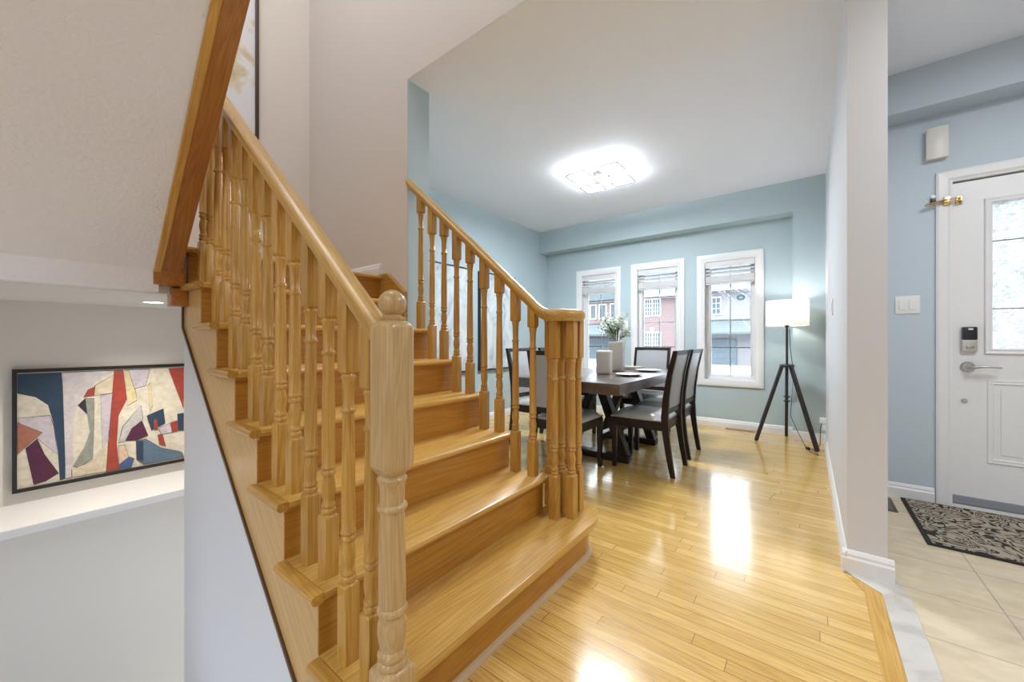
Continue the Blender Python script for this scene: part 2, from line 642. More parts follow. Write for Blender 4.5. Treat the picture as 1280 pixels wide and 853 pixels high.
def sweep(bm, path, prof):
    """profile (side, up) swept with vertical up"""
    loops = []
    for i, p in enumerate(path):
        p = Vector(p)
        a = Vector(path[max(0, i - 1)])
        b = Vector(path[min(len(path) - 1, i + 1)])
        t = (b - a)
        t.z = 0
        t.normalize()
        side = Vector((t.y, -t.x, 0))
        loops.append([p + side * s + Vector((0, 0, u)) for s, u in prof])
    loft(bm, loops)


def tube(bm, pts, r, segs=8):
    pts = [Vector(p) for p in pts]
    loops = []
    ref = Vector((0, 0, 1))
    for i, p in enumerate(pts):
        t = (pts[min(len(pts) - 1, i + 1)] - pts[max(0, i - 1)]).normalized()
        u = t.cross(ref)
        if u.length < 0.05:
            u = t.cross(Vector((1, 0, 0)))
        u.normalize()
        v = u.cross(t)
        rr = r[i] if isinstance(r, (list, tuple)) else r
        loops.append([p + (u * cos(2 * pi * k / segs) + v * sin(2 * pi * k / segs)) * rr for k in range(segs)])
    loft(bm, loops)


def beam(bm, p, q, w, h, side=None):
    p, q = Vector(p), Vector(q)
    t = (q - p).normalized()
    sd = Vector(side) if side else t.cross(Vector((0, 0, 1)))
    if sd.length < 1e-3:
        sd = Vector((1, 0, 0))
    sd = (sd - t * sd.dot(t)).normalized()
    up = sd.cross(t)
    loops = []
    for c in (p, q):
        loops.append([c + sd * (w / 2 * a) + up * (h / 2 * b) for a, b in ((-1, -1), (1, -1), (1, 1), (-1, 1))])
    loft(bm, loops)


def obj(name, bm, mat, parent=None, smooth=35, local=False, mats=None):
    bmesh.ops.recalc_face_normals(bm, faces=bm.faces[:])
    if parent is not None and not local:
        r = parent
        off = Vector((0, 0, 0))
        while r is not None:
            off += r.location
            r = r.parent
        bmesh.ops.translate(bm, vec=-off, verts=bm.verts[:])
    me = bpy.data.meshes.new(name)
    bm.to_mesh(me)
    bm.free()
    for m_ in (mats or [mat]):
        me.materials.append(m_)
    if smooth:
        me.shade_smooth()
        me.set_sharp_from_angle(angle=radians(smooth))
    o = bpy.data.objects.new(name, me)
    COL.objects.link(o)
    if parent is not None:
        o.parent = parent
    return o


def tag(o, label=None, cat=None, group=None, kind=None):
    if label:
        o['label'] = label
    if cat:
        o['category'] = cat
    if group:
        o['group'] = group
    if kind:
        o['kind'] = kind
    return o


def thing(name, label, cat, loc=(0, 0, 0), rotz=0, group=None, kind=None):
    o = bpy.data.objects.new(name, None)
    COL.objects.link(o)
    o.location = loc
    o.rotation_euler = (0, 0, rotz)
    o.empty_display_size = 0.1
    return tag(o, label, cat, group, kind)


def copy_tree(o, parent=None):
    c = o.copy()
    COL.objects.link(c)
    c.parent = parent
    for ch in list(o.children):
        copy_tree(ch, c)
    return c


def B():
    return bmesh.new()


def struct(name, bm, mat, label=None, cat=None, smooth=0):
    o = obj(name, bm, mat, None, smooth)
    return tag(o, label, cat, kind='structure')


# ------------------------------------------------------------------ the room shell
ZC = 2.74            # main floor ceiling
XL = -3.42           # stairwell back wall
# hardwood floor, with the opening of the basement stairs left out
bm = B()
prism(bm, [(-3.33, 5.22), (0.14, 5.22), (0.14, 2.30), (0.125, 2.285), (0.24, 2.17), (0.24, -3.0), (-3.4, -3.0), (-3.4, -0.8), (-0.55, -0.8), (-0.55, 0.515), (-1.10, 0.515), (-1.10, 1.60), (-3.33, 1.60)], 2, -0.22, 0.0)
struct('floor', bm, M['planks'], 'glossy honey hardwood floor of narrow strip planks in the dining room', 'floor')
bm = B()
prism(bm, [(0.327, -3.0), (0.327, 2.21), (0.298, 2.285), (0.298, 3.70), (3.4, 3.70), (3.4, -3.0)], 2, -0.22, 0.0)
struct('floor.001', bm, M['tiles'], 'beige stone tile floor of the entry', 'floor')
bm = B()
prism(bm, [(0.24, -3.0), (0.24, 2.17), (0.165, 2.245), (0.135, 2.283), (0.135, 2.33), (0.298, 2.33), (0.327, 2.21), (0.327, -3.0)], 2, -0.2, 0.004)
struct('trim_1', bm, M['marble'], 'white marble threshold strip between hardwood and tile', 'threshold')
bm = B()
prism(bm, [(0.183, -3.0), (0.183, 2.15), (0.121, 2.285), (0.165, 2.245), (0.24, 2.17), (0.24, -3.0)], 2, -0.19, 0.0015)
struct('trim_2', bm, M['oak_y'], 'wide oak border board at the edge of the hardwood floor', 'floor border')

# ceiling
bm = B()
box(bm, -2.0585, 0.27, 1.557, 1.73, ZC, 2.95)
box(bm, -3.5, 0.27, 1.73, 5.45, ZC, 3.0)
box(bm, 0.27, 3.4, -3.0, 3.7, ZC, 3.0)
box(bm, -0.55, 0.27, -0.7, 1.557, ZC, 3.0)
box(bm, -3.4, 0.27, -3.0, -0.7, ZC, 3.0)
box(bm, -3.6, 0.0, -0.8, 1.8, 5.40, 5.5)
struct('ceiling', bm, M['ceiling'], 'pale textured ceiling over the dining room and entry', 'ceiling')

# window wall with three openings, and the bulkhead and pier in front of it
WX = [(-2.786, -2.094), (-1.942, -1.248), (-1.101, -0.401)]   # outer edges of the casings
WZ0, WZ1 = 0.497, 2.097
CW = 0.073
YF = 5.22
bm = B()
xs = -3.6
for a, b in WX:
    box(bm, xs, a + CW, YF, 5.46, -0.2, 3.0)
    box(bm, a + CW, b - CW, YF, 5.46, -0.2, WZ0 + CW - 0.008)
    box(bm, a + CW, b - CW, YF, 5.46, WZ1 - CW, 3.0)
    xs = b - CW
box(bm, xs, 0.27, YF, 5.46, -0.2, 3.0)
struct('wall_far', bm, M['wall_teal'], 'pale teal window wall of the dining room', 'wall')
bm = B()
prism(bm, [(-3.33, 2.41), (-0.13, 2.41), (-0.13, 0.0), (0.14, 0.0), (0.14, ZC), (-3.33, ZC)], 1, 5.02, YF)
struct('wall_bulkhead', bm, M['wall_teal'], 'teal bulkhead and pier projecting above the windows', 'wall')
bm = B()
box(bm, -3.50, -3.33, 1.73, YF, -0.2, ZC)
struct('wall_left', bm, M['wall_teal'], 'pale teal left wall of the dining room', 'wall')
bm = B()
box(bm, 0.14, 0.273, 2.31, YF, 0, ZC)
struct('wall_right', bm, M['wall_white'], 'white dividing wall between dining room and entry', 'wall')
bm = B()
box(bm, 0.273, 0.645 + 0.07, 3.60, 3.75, -0.2, ZC)
box(bm, 0.715, 1.60, 3.60, 3.75, 2.045, ZC)
box(bm, 1.60, 3.4, 3.60, 3.75, -0.2, ZC)
struct('wall_entry', bm, M['wall_blue'], 'pale blue grey wall holding the front door', 'wall')
bm = B()
box(bm, 0.273, 3.4, 3.42, 3.60, 2.485, ZC)
struct('wall_entry_bulkhead', bm, M['wall_blue'], 'pale blue bulkhead above the front door', 'wall')
bm = B()
box(bm, 3.4, 3.5, -3.0, 3.75, -0.2, 3.0)
struct('wall_entry_side', bm, M['wall_white'], 'white side wall of the entry', 'wall')

# unseen behind the camera: back wall added to cut light, two openings; left wall
bm = B()
xs = -3.5
for a, b in ((-2.5, -1.1), (0.5, 1.7)):
    box(bm, xs, a, -3.2, -3.0, -0.2, 3.0)
    box(bm, a, b, -3.2, -3.0, -0.2, 0.75)
    box(bm, a, b, -3.2, -3.0, 2.0, 3.0)
    xs = b
box(bm, xs, 3.5, -3.2, -3.0, -0.2, 3.0)
struct('wall_back_baffle', bm, M['wall_white'], 'added unseen white wall limiting light from behind, with two openings', 'wall')
bm = B()
box(bm, -3.5, -3.4, -3.0, -0.8, -0.2, 3.0)
struct('wall_living_left', bm, M['wall_white'], 'white side wall of the room behind the viewpoint', 'wall')

# stairwell walls
bm = B()
box(bm, XL, -2.062, 1.555, 1.728, -0.2, 5.4)
box(bm, -2.062, -0.55, 1.555, 1.728, ZC + 0.003, 5.4)
box(bm, -0.55, -0.45, -0.8, 1.73, 3.0, 5.4)
struct('wall_stair', bm, M['wall_greige'], 'tall greige wall of the stairwell beside the dining room opening', 'wall')
bm = B()
box(bm, XL - 0.1, XL, -0.8, 1.73, 1.40, 5.4)
struct('wall_stair_back', bm, M['wall_greige'], 'greige back wall of the stairwell above the landing', 'wall')
bm = B()
box(bm, XL - 0.1, XL, -0.8, 1.73, 0.1, 1.40)
struct('wall_niche', bm, M['wall_stone'], 'warm white niche wall behind the abstract painting', 'wall')
bm = B()
box(bm, XL, -2.985, -0.8, 1.6, -2.7, 0.105)
struct('wall_basement', bm, M['wall_stone'], 'warm white lower wall of the basement stairs', 'wall')
bm = B()
box(bm, XL, -2.978, -0.8, 1.6, 0.105, 0.15, 0.006)
struct('trim_3', bm, M['trim'], 'white ledge below the abstract painting', 'ledge')
bm = B()
box(bm, -3.5, -0.55, -0.8, -0.7, -2.7, 0.0)
box(bm, -3.5, -2.2, -0.8, -0.7, 0.0, 5.4)
box(bm, -2.2, -0.45, -0.8, -0.7, 2.74, 5.4)
struct('wall_stair_side', bm, M['wall_white'], 'white side wall of the stairwell', 'wall')
bm = B()
box(bm, -3.42, -0.5, -0.7, 1.6, -2.8, -2.7)
struct('floor.002', bm, M['wall_stone'], 'basement stair floor', 'floor')
# wall under the open side of the stair
SL = 0.8635
bm = B()
prism(bm, [(-2.44, -2.7), (-0.55, -2.7), (-0.55, -0.22), (-1.10, -0.22), (-1.10, -0.04), (-2.395, 1.08), (-2.395, 1.262), (-2.44, 1.262)], 1, 0.508, 0.60)
struct('wall_under_stair', bm, M['wall_white'], 'white wall under the open side of the oak stair', 'wall')
# far side below the stair
bm = B()
prism(bm, [(-2.06, 0), (-1.07, 0), (-1.07, 0.17), (-2.05, 0.95)], 1, 1.585, 1.605)
struct('wall_under_stair_dining', bm, M['wall_white'], 'wall under the stair on the dining side', 'wall')
bm = B()
box(bm, -2.062, -2.058, 1.556, 1.732, 0.9, ZC)
box(bm, -3.33, -2.062, 1.728, 1.732, 0.0, ZC)
struct('wall_jamb', bm, M['wall_teal'], 'pale teal end of the stair wall at the dining room opening', 'wall')
# landing and the flight above, one stippled underside
bm = B()
box(bm, XL, -2.365, -0.7, 1.555, 1.26, 1.455)
struct('ceiling.001', bm, M['wall_stone'], 'low ceiling over the niche with the downlight', 'ceiling')
US = 0.925
pts = [(-2.33, 1.26), (-2.30, 1.262), (-2.30, 1.357)]
pts += [(-0.45, 1.357 + US * 1.85)]
pts += [(-0.45, 3.04), (-0.55, 3.04)]
steps = []
for k in range(8):
    xa = -2.31 + 0.2154 * k
    zb = 1.488 + 0.186 * (k + 1)
    steps += [(xa, zb - 0.186), (xa, zb)]
pts2 = [(-2.365, 1.262), (-2.30, 1.262), (-2.30, 1.357), (-0.50, 1.357 + US * 1.80), (-0.50, 2.976 + 0.1)] + [(-0.587, 3.076)] + [(p[0], p[1]) for p in steps[::-1]]
pts2 = pts2[:5] + [(-0.587, 2.976)] + steps[::-1][0:]
clean = []
for p in pts2:
    if not clean or (abs(p[0] - clean[-1][0]) + abs(p[1] - clean[-1][1])) > 1e-4:
        clean.append(p)
bm = B()
prism(bm, clean, 1, -0.70, 0.39)
struct('ceiling.002', bm, M['stucco'], 'stippled sloping underside of the upper stair flight', 'ceiling')

# baseboards: profile out from the wall (d, z)
BP = [(0, 0), (0.016, 0), (0.016, 0.062), (0.011, 0.070), (0.011, 0.080), (0.005, 0.092), (0.0, 0.096)]


def baseboard(name, p, q, label, parts=None, h=1.0):
    """runs from p to q; the wall lies to the left of the direction of travel"""
    bm = B()
    p, q = Vector((*p, 0)), Vector((*q, 0))
    t = (q - p).normalized()
    out = Vector((t.y, -t.x, 0))
    loft(bm, [[c + out * d + Vector((0, 0, zz * h)) for d, zz in BP] for c in (p, q)])
    return struct(name, bm, M['trim'], label, 'baseboard')


baseboard('baseboard_far', (-3.33, YF), (-0.13, YF), 'white baseboard under the three windows')
baseboard('baseboard_pier', (-0.13, 5.02), (0.14, 5.02), 'white baseboard of the corner pier')
baseboard('baseboard_left', (-3.33, 1.74), (-3.33, YF), 'white baseboard of the left dining wall')
baseboard('baseboard_right', (0.14, 5.02), (0.14, 2.29), 'white baseboard along the dividing wall')
baseboard('baseboard_entry', (0.273, 3.60), (0.64, 3.60), 'white baseboard beside the front door')
# rounded end return of the dividing wall
bm = B()
path = [(0.14, 2.31 - 0.0), (0.273, 2.31)]
loft(bm, [[Vector((xx, 2.31 - d, zz)) for d, zz in [(0, 0)] + [(d * 1.5, zz) for d, zz in BP[1:-1]] + [(0, 0.096)]] for xx in (0.122, 0.293)])
struct('baseboard_end', bm, M['trim'], 'white baseboard on the end of the dividing wall', 'baseboard')
bm = B()
loft(bm, [[Vector((xx, 1.555 - d, zz + 1.488)) for d, zz in BP] for xx in (XL, -2.35)])
struct('baseboard_landing', bm, M['trim'], 'white baseboard on the stair landing', 'baseboard')
baseboard('baseboard_door_side', (1.69, 3.60), (3.4, 3.60), 'white baseboard right of the front door')


# ------------------------------------------------------------------ windows
def window(n, a, b, label):
    root = thing('window_%d' % n, label, 'window', ((a + b) / 2, YF, WZ0), kind='structure')
    # casing: four mitred boards with a stepped profile
    bm = B()
    z0, z1 = WZ0, WZ1
    cas = [(0, 0), (0, -0.018), (0.012, -0.022), (0.05, -0.020), (0.062, -0.012), (CW, -0.010), (CW, 0.0)]
    loops = []
    for cx_, cz_, sx, sz in ((a, z0, 1, 1), (b, z0, -1, 1), (b, z1, -1, -1), (a, z1, 1, -1)):
        loops.append([Vector((cx_ + sx * d, YF + o, cz_ + sz * d)) for d, o in cas])
    loft(bm, loops, closed=True)
    obj('casing', bm, M['trim'], root)
    ia, ib, iz0, iz1 = a + CW, b - CW, z0 + CW - 0.008, z1 - CW
    # jamb lining
    bm = B()
    t = 0.012
    box(bm, ia, ia + t, YF - 0.008, 5.40, iz0, iz1)
    box(bm, ib - t, ib, YF - 0.008, 5.40, iz0, iz1)
    box(bm, ia + t, ib - t, YF - 0.008, 5.40, iz1 - t, iz1)
    box(bm, ia + t, ib - t, YF - 0.008, 5.40, iz0, iz0 + t)
    obj('jamb', bm, M['trim'], root, 0)
    # sash
    sw = 0.055
    ya, yb = 5.30, 5.345
    bm = B()
    loops = []
    sp = [(0, ya), (sw * 0.7, ya), (sw, ya + 0.02), (sw, yb), (0, yb)]
    for cx_, cz_, sx, sz in ((ia + t, iz0 + t, 1, 1), (ib - t, iz0 + t, -1, 1), (ib - t, iz1 - t, -1, -1), (ia + t, iz1 - t, 1, -1)):
        loops.append([Vector((cx_ + sx * d, o, cz_ + sz * d)) for d, o in sp])
    loft(bm, loops, closed=True)
    obj('sash', bm, M['trim'], root)
    ga, gb, gz0, gz1 = ia + t + sw, ib - t - sw, iz0 + t + sw, iz1 - t - sw
    bm = B()
    box(bm, ga - 0.01, gb + 0.01, 5.326, 5.330, gz0 - 0.01, gz1 + 0.01)
    g = obj('glass', bm, M['glass'], root, 0)
    # grille between the panes: one upright, three cross bars
    bm = B()
    xm = (ga + gb) / 2
    box(bm, xm - 0.006, xm + 0.006, 5.333, 5.340, gz0, gz1)
    for k in range(1, 4):
        zz = gz0 + (gz1 - gz0) * k / 4
        box(bm, ga, gb, 5.332, 5.341, zz - 0.006, zz + 0.006)
    obj('grille', bm, M['trim'], root, 0)
    return root, (ia, ib, iz0, iz1), (ga, gb, gz0, gz1)


wl = ['white cased window on the left, behind the vase of flowers',
      'white cased window in the middle, behind the head chair',
      'white cased window on the right, beside the tripod lamp']
bl = ['raised white slat blind in the left window behind the vase',
      'raised white slat blind in the middle of the three windows',
      'raised white slat blind in the right window beside the lamp']
for n, (a, b) in enumerate(WX):
    root, inner, gl = window(n + 1, a, b, wl[n])
    ia, ib, iz0, iz1 = inner
    bt = thing('window_blind', bl[n], 'blind', ((a + b) / 2, 5.26, iz1 - 0.012), group='raised slat blinds')
    x0, x1 = ia + 0.016, ib - 0.016
    zt = iz1 - 0.012
    bm = B()
    box(bm, x0, x1, 5.228, 5.236, zt - 0.075, zt, 0.002)
    box(bm, x0 + 0.004, x1 - 0.004, 5.238, 5.285, zt - 0.05, zt - 0.004)
    obj('valance', bm, M['blind'], bt, 0)
    for zz, tilt in ((zt - 0.098, 0.019), (zt - 0.143, 0.019)):
        bm = B()
        prism(bm, [(5.237, zz - tilt), (5.287, zz + tilt), (5.287, zz + tilt + 0.003), (5.237, zz - tilt + 0.003)], 0, x0 + 0.004, x1 - 0.004)
        obj('slat', bm, M['blind'], bt, 0)
    bm = B()
    for k in range(16):
        zz = zt - 0.178 - 0.0052 * k
        box(bm, x0 + 0.003, x1 - 0.003, 5.236 + 0.001 * (k % 2), 5.287, zz - 0.0022, zz + 0.0022)
    obj('slat_stack', bm, M['blind'], bt, 0)
    bm = B()
    box(bm, x0 + 0.002, x1 - 0.002, 5.234, 5.288, zt - 0.278, zt - 0.264, 0.002)
    obj('bottom_rail', bm, M['blind'], bt, 0)
    for xx in (x0 + 0.09, x1 - 0.09):
        bm = B()
        tube(bm, [(xx, 5.262, zt - 0.05), (xx, 5.262, zt - 0.27)], 0.0012, 6)
        obj('lift_cord', bm, M['blind'], bt, 0)
    bm = B()
    tube(bm, [(x0 + 0.055, 5.231, zt - 0.05), (x0 + 0.055, 5.229, zt - 0.70)], 0.0035, 6)
    obj('wand', bm, M['plastic_cream'], bt, 0)
    if n == 2:
        # oval decal stuck on the pane
        bm = B()
        cxx, czz = -0.640, 1.565
        loops = [[Vector((cxx + rx * cos(2 * pi * i / 24), yy, czz + rx * 0.75 * sin(2 * pi * i / 24))) for i in range(24)] for rx, yy in ((0.046, 5.3255), (0.046, 5.3245))]
        loft(bm, loops)
        st = obj('decal', bm, plain('blue grey decal', (0.12, 0.26, 0.36), 0.5), root, 0)
        bm = B()
        for k, (dx, dz, rx, rz) in enumerate(((-0.016, -0.002, 0.010, 0.006), (0.000, 0.004, 0.008, 0.010), (0.015, -0.001, 0.011, 0.006), (0.0, -0.012, 0.022, 0.0035))):
            lp = [[Vector((cxx + dx + rx * cos(2 * pi * i / 10), yy, czz + dz + rz * sin(2 * pi * i / 10))) for i in range(10)] for yy in (5.3244, 5.3238)]
            loft(bm, lp)
        dm = obj('decal_mark', bm, M['plastic_white'], st, 0, local=True)
        for v in dm.data.vertices:
            v.co -= root.location

# ------------------------------------------------------------------ front door
dr = thing('door_1', 'white front door with frosted glass and keypad lock', 'door', (1.15, 3.6, 0), kind='structure')
DX0, DX1, DZ0, DZ1 = 0.720, 1.590, 0.025, 2.03
GX0, GX1, GZ0, GZ1 = 0.877, 1.433, 0.989, 1.880
bm = B()
# slab around the light opening
ys, ye = 3.61, 3.655
box(bm, DX0, GX0, ys, ye, DZ0, DZ1)
box(bm, GX1, DX1, ys, ye, DZ0, DZ1)
box(bm, GX0, GX1, ys, ye, GZ1, DZ1)
box(bm, GX0, GX1, ys, ye, DZ0, GZ0)
obj('door_slab', bm, M['trim'], dr, 0)


def ring_frame(bm, x0, x1, z0, z1, w, y0, proud):
    sp = [(0, y0), (w * 0.15, y0 - proud), (w * 0.55, y0 - proud * 0.7), (w * 0.8, y0 - proud), (w, y0)]
    loops = []
    for cx_, cz_, sx, sz in ((x0, z0, 1, 1), (x1, z0, -1, 1), (x1, z1, -1, -1), (x0, z1, 1, -1)):
        loops.append([Vector((cx_ + sx * d, o, cz_ + sz * d)) for d, o in sp])
    loft(bm, loops, closed=True)


bm = B()
ring_frame(bm, GX0 - 0.03, GX1 + 0.03, GZ0 - 0.03, GZ1 + 0.03, 0.036, 3.611, 0.014)
obj('glass_frame', bm, M['trim'], dr, 0)
bm = B()
box(bm, GX0 - 0.005, GX1 + 0.005, 3.628, 3.634, GZ0 - 0.005, GZ1 + 0.005)
gl = obj('door_glass', bm, M['frosted'], dr, 0)
bm = B()   # lead caming
for zz in (1.235, 1.646):
    tube(bm, [(GX0, 3.626, zz), (GX0 + 0.13, 3.626, zz + 0.0)], 0.004, 6)
    tube(bm, [(GX1 - 0.13, 3.626, zz), (GX1, 3.626, zz)], 0.004, 6)
xm = (GX0 + GX1) / 2
for r in (0.0,):
    pts = [(xm + 0.148 * cos(t), 3.626, 1.44 + 0.33 * sin(t)) for t in [2 * pi * i / 32 for i in range(33)]]
    tube(bm, pts, 0.004, 6)
    pts = [(xm + 0.07 * cos(t), 3.626, 1.44 + 0.16 * sin(t)) for t in [2 * pi * i / 24 for i in range(25)]]
    tube(bm, pts, 0.004, 6)
obj('lead_caming', bm, plain('grey lead caming', (0.30, 0.32, 0.33), 0.4, metal=0.8), gl, 35)
for px0, px1 in ((0.859, 1.125), (1.185, 1.451)):
    bm = B()
    ring_frame(bm, px0, px1, 0.297, 0.805, 0.030, 3.611, 0.008)
    box(bm, px0 + 0.055, px1 - 0.055, 3.606, 3.611, 0.352, 0.75, 0.003)
    obj('raised_panel', bm, M['trim'], dr, 0)
bm = B()   # casing and jamb
sp = [(0, 3.60), (0, 3.585), (0.012, 3.580), (0.05, 3.582), (0.062, 3.590), (0.072, 3.592), (0.072, 3.66), (0.0, 3.66)]
loops = []
for cx_, cz_, sx, sz in ((0.645, 0.0, 1, 0), (0.645, 2.112, 1, -1), (1.665, 2.112, -1, -1), (1.665, 0.0, -1, 0)):
    loops.append([Vector((cx_ + sx * d, o, cz_ + sz * d)) for d, o in sp])
loft(bm, loops)
box(bm, 0.700, 0.735, 3.657, 3.70, 0.02, 2.06)
box(bm, 1.575, 1.610, 3.657, 3.70, 0.02, 2.06)
box(bm, 0.735, 1.575, 3.657, 3.70, 2.01, 2.06)
obj('door_casing', bm, M['trim'], dr, 0)
bm = B()
box(bm, 0.717, 1.593, 3.598, 3.70, -0.005, 0.020, 0.003)
obj('threshold', bm, M['trim'], dr, 0)
bm = B()
box(bm, DX0, DX1, 3.600, 3.612, 0.022, 0.075, 0.002)
box(bm, DX0, DX1, 3.597, 3.602, 0.030, 0.040)
obj('door_sweep', bm, M['dark_rubber'], dr, 0)
bm = B()   # keypad lock
cxx = 0.787
box(bm, cxx - 0.032, cxx + 0.032, 3.583, 3.611, 0.974, 1.05, 0.008)
lk = obj('keypad_lock', bm, plain('brushed nickel housing', (0.58, 0.57, 0.53), 0.35, metal=0.6), dr)
bm = B()
box(bm, cxx - 0.031, cxx + 0.031, 3.580, 3.611, 1.046, 1.127, 0.008)
kp = obj('keypad', bm, M['black_plastic'], lk)
bm = B()
box(bm, cxx - 0.008, cxx + 0.012, 3.5785, 3.581, 1.108, 1.118, 0.001)
bl_ = obj('key_light', bm, M['plastic_white'], lk, 0)
bm = B()
box(bm, cxx - 0.016, cxx + 0.016, 3.572, 3.584, 0.998, 1.014, 0.004)
obj('thumb_turn', bm, M['nickel'], lk)
bm = B()   # lever
def disc(bm, c, r, y0, y1, segs=22, k=1.0):
    loops = [[Vector((c[0] + rr * cos(2 * pi * i / segs), yy, c[1] + rr * k * sin(2 * pi * i / segs))) for i in range(segs)] for rr, yy in ((r, y1), (r, (y0 + y1) / 2), (r * 0.8, y0))]
    loft(bm, loops)
disc(bm, (0.783, 0.880), 0.032, 3.594, 3.612)
lv = obj('lever_rose', bm, M['nickel'], dr)
bm = B()
tube(bm, [(0.783, 3.60, 0.880), (0.783, 3.562, 0.880), (0.800, 3.552, 0.881), (0.830, 3.550, 0.886), (0.862, 3.550, 0.886), (0.905, 3.552, 0.880)], [0.011, 0.010, 0.010, 0.009, 0.008, 0.006], 10)
obj('lever', bm, M['nickel'], lv)
bm = B()
disc(bm, (0.770, 0.668), 0.014, 3.602, 3.612, 16)
obj('door_stud', bm, M['nickel'], dr)
bm = B()   # brass swing guard near the top corner
box(bm, 0.733, 0.760, 3.600, 3.611, 1.895, 1.945, 0.003)
tube(bm, [(0.746, 3.60, 1.905), (0.746, 3.585, 1.905), (0.746, 3.585, 1.935), (0.746, 3.60, 1.935)], 0.005, 8)
tube(bm, [(0.69, 3.575, 1.928), (0.745, 3.57, 1.928), (0.748, 3.57, 1.912), (0.69, 3.575, 1.912)], 0.004, 8)
obj('guard_hook', bm, M['brass'], dr)
bm = B()
box(bm, 0.675, 0.705, 3.572, 3.584, 1.892, 1.948, 0.004)
tube(bm, [(0.69, 3.570, 1.928), (0.66, 3.566, 1.924), (0.60, 3.556, 1.912), (0.59, 3.556, 1.906), (0.60, 3.556, 1.900), (0.66, 3.566, 1.908), (0.69, 3.570, 1.912)], 0.0045, 8)
obj('guard_bar', bm, M['brass'], dr)

bm = B()
box(bm, 0.622, 0.6445, 3.586, 3.6, 1.925, 1.952, 0.002)
t_ = thing('door_sensor', 'tiny black and white contact sensor at the top left of the door casing', 'sensor', (0.634, 3.6, 1.93))
obj('sensor_body', bm, M['black_plastic'], t_)
bm = B()
box(bm, 0.622, 0.6445, 3.586, 3.6, 1.953, 1.972, 0.002)
obj('sensor_cap', bm, M['plastic_white'], t_)

# chime box
t_ = thing('door_chime', 'white chime box high on the wall left of the front door', 'chime box', (0.647, 3.6, 2.196))
bm = B()
box(bm, 0.600, 0.694, 3.575, 3.6, 2.198, 2.392, 0.003)
obj('chime_base', bm, M['plastic_cream'], t_)
bm = B()
prism(bm, [(0.598, 3.576), (0.598, 3.560), (0.61, 3.553), (0.684, 3.553), (0.696, 3.560), (0.696, 3.576)], 2, 2.196, 2.394, 0.003)
obj('chime_cover', bm, M['plastic_cream'], t_)


def switch_plate(name, label, c, w, h, n, axis='y', sign=-1):
    """plate on a wall facing -y (axis y) or -x (axis x)"""
    t = thing(name, label, 'light switch', c)
    def put(bm, a0, a1, d0, d1, z0, z1, bev):
        if axis == 'y':
            box(bm, c[0] + a0, c[0] + a1, c[1] - d1, c[1] - d0, c[2] + z0, c[2] + z1, bev)
        else:
            box(bm, c[0] - d1, c[0] - d0, c[1] + a0, c[1] + a1, c[2] + z0, c[2] + z1, bev)
    bm = B()
    put(bm, -w / 2, w / 2, 0, 0.006, -h / 2, h / 2, 0.002)
    obj('plate', bm, M['plastic_white'], t)
    for k in range(n):
        a = (k - (n - 1) / 2) * 0.046
        bm = B()
        put(bm, a - 0.0165, a + 0.0165, 0.006, 0.010, -0.033, 0.033, 0.0015)
        obj('rocker', bm, M['plastic_white'], t)
    return t


switch_plate('light_switch', 'white double rocker switch beside the front door', (0.518, 3.60, 1.279), 0.116, 0.118, 2)
switch_plate('light_switch', 'white single switch between the left and middle windows', (-2.026, YF, 1.254), 0.075, 0.118, 1)
switch_plate('light_switch', 'white wall switch on the dividing wall, seen edge on', (0.14, 3.588, 1.282), 0.075, 0.118, 1, axis='x')

# floor register and door mat
t_ = thing('floor_register', 'dark metal floor vent in the tile beside the doormat', 'floor vent', (0.36, 3.39, 0))
bm = B()
box(bm, 0.300, 0.432, 3.262, 3.528, 0.0, 0.004, 0.001)
obj('vent_frame', bm, plain('bronze vent metal', (0.10, 0.085, 0.07), 0.4, metal=0.6), t_)
bm = B()
for k in range(14):
    yy = 3.278 + k * 0.0185
    box(bm, 0.318, 0.414, yy, yy + 0.010, 0.004, 0.006)
obj('louvre', bm, plain('grey vent louvre', (0.26, 0.25, 0.23), 0.4, metal=0.6), t_, 0)
t_ = thing('doormat', 'charcoal and cream scroll patterned mat in front of the door', 'doormat', (0.98, 3.21, 0))
bm = B()
prism(bm, [(0.482, 2.842), (1.52, 2.842), (1.52, 3.575), (0.482, 3.575)], 2, 0.0, 0.008, 0.002)
obj('mat_binding', bm, M['rug_edge'], t_, 0)
bm = B()
prism(bm, [(0.502, 2.862), (1.50, 2.862), (1.50, 3.557), (0.502, 3.557)], 2, 0.008, 0.010)
obj('mat_pile', bm, M['rug'], t_, 0)

# ------------------------------------------------------------------ the oak stair
H_, G_ = 0.186, 0.2154
NX = lambda k: -1.017 - G_ * (k - 2)       # nosing of tread k
YN, YR = 0.50, 1.61                          # faces of the two stringers
st = thing('oak_staircase', 'honey oak staircase climbing from the hardwood floor to the landing', 'staircase', (-0.9, 1.05, 0))


def rounded_nose(x, xb, z, t=0.027):
    return [(xb, z - t), (x - 0.010, z - t), (x - 0.003, z - t + 0.005), (x, z - t / 2), (x - 0.003, z - 0.004), (x - 0.010, z), (xb, z)]


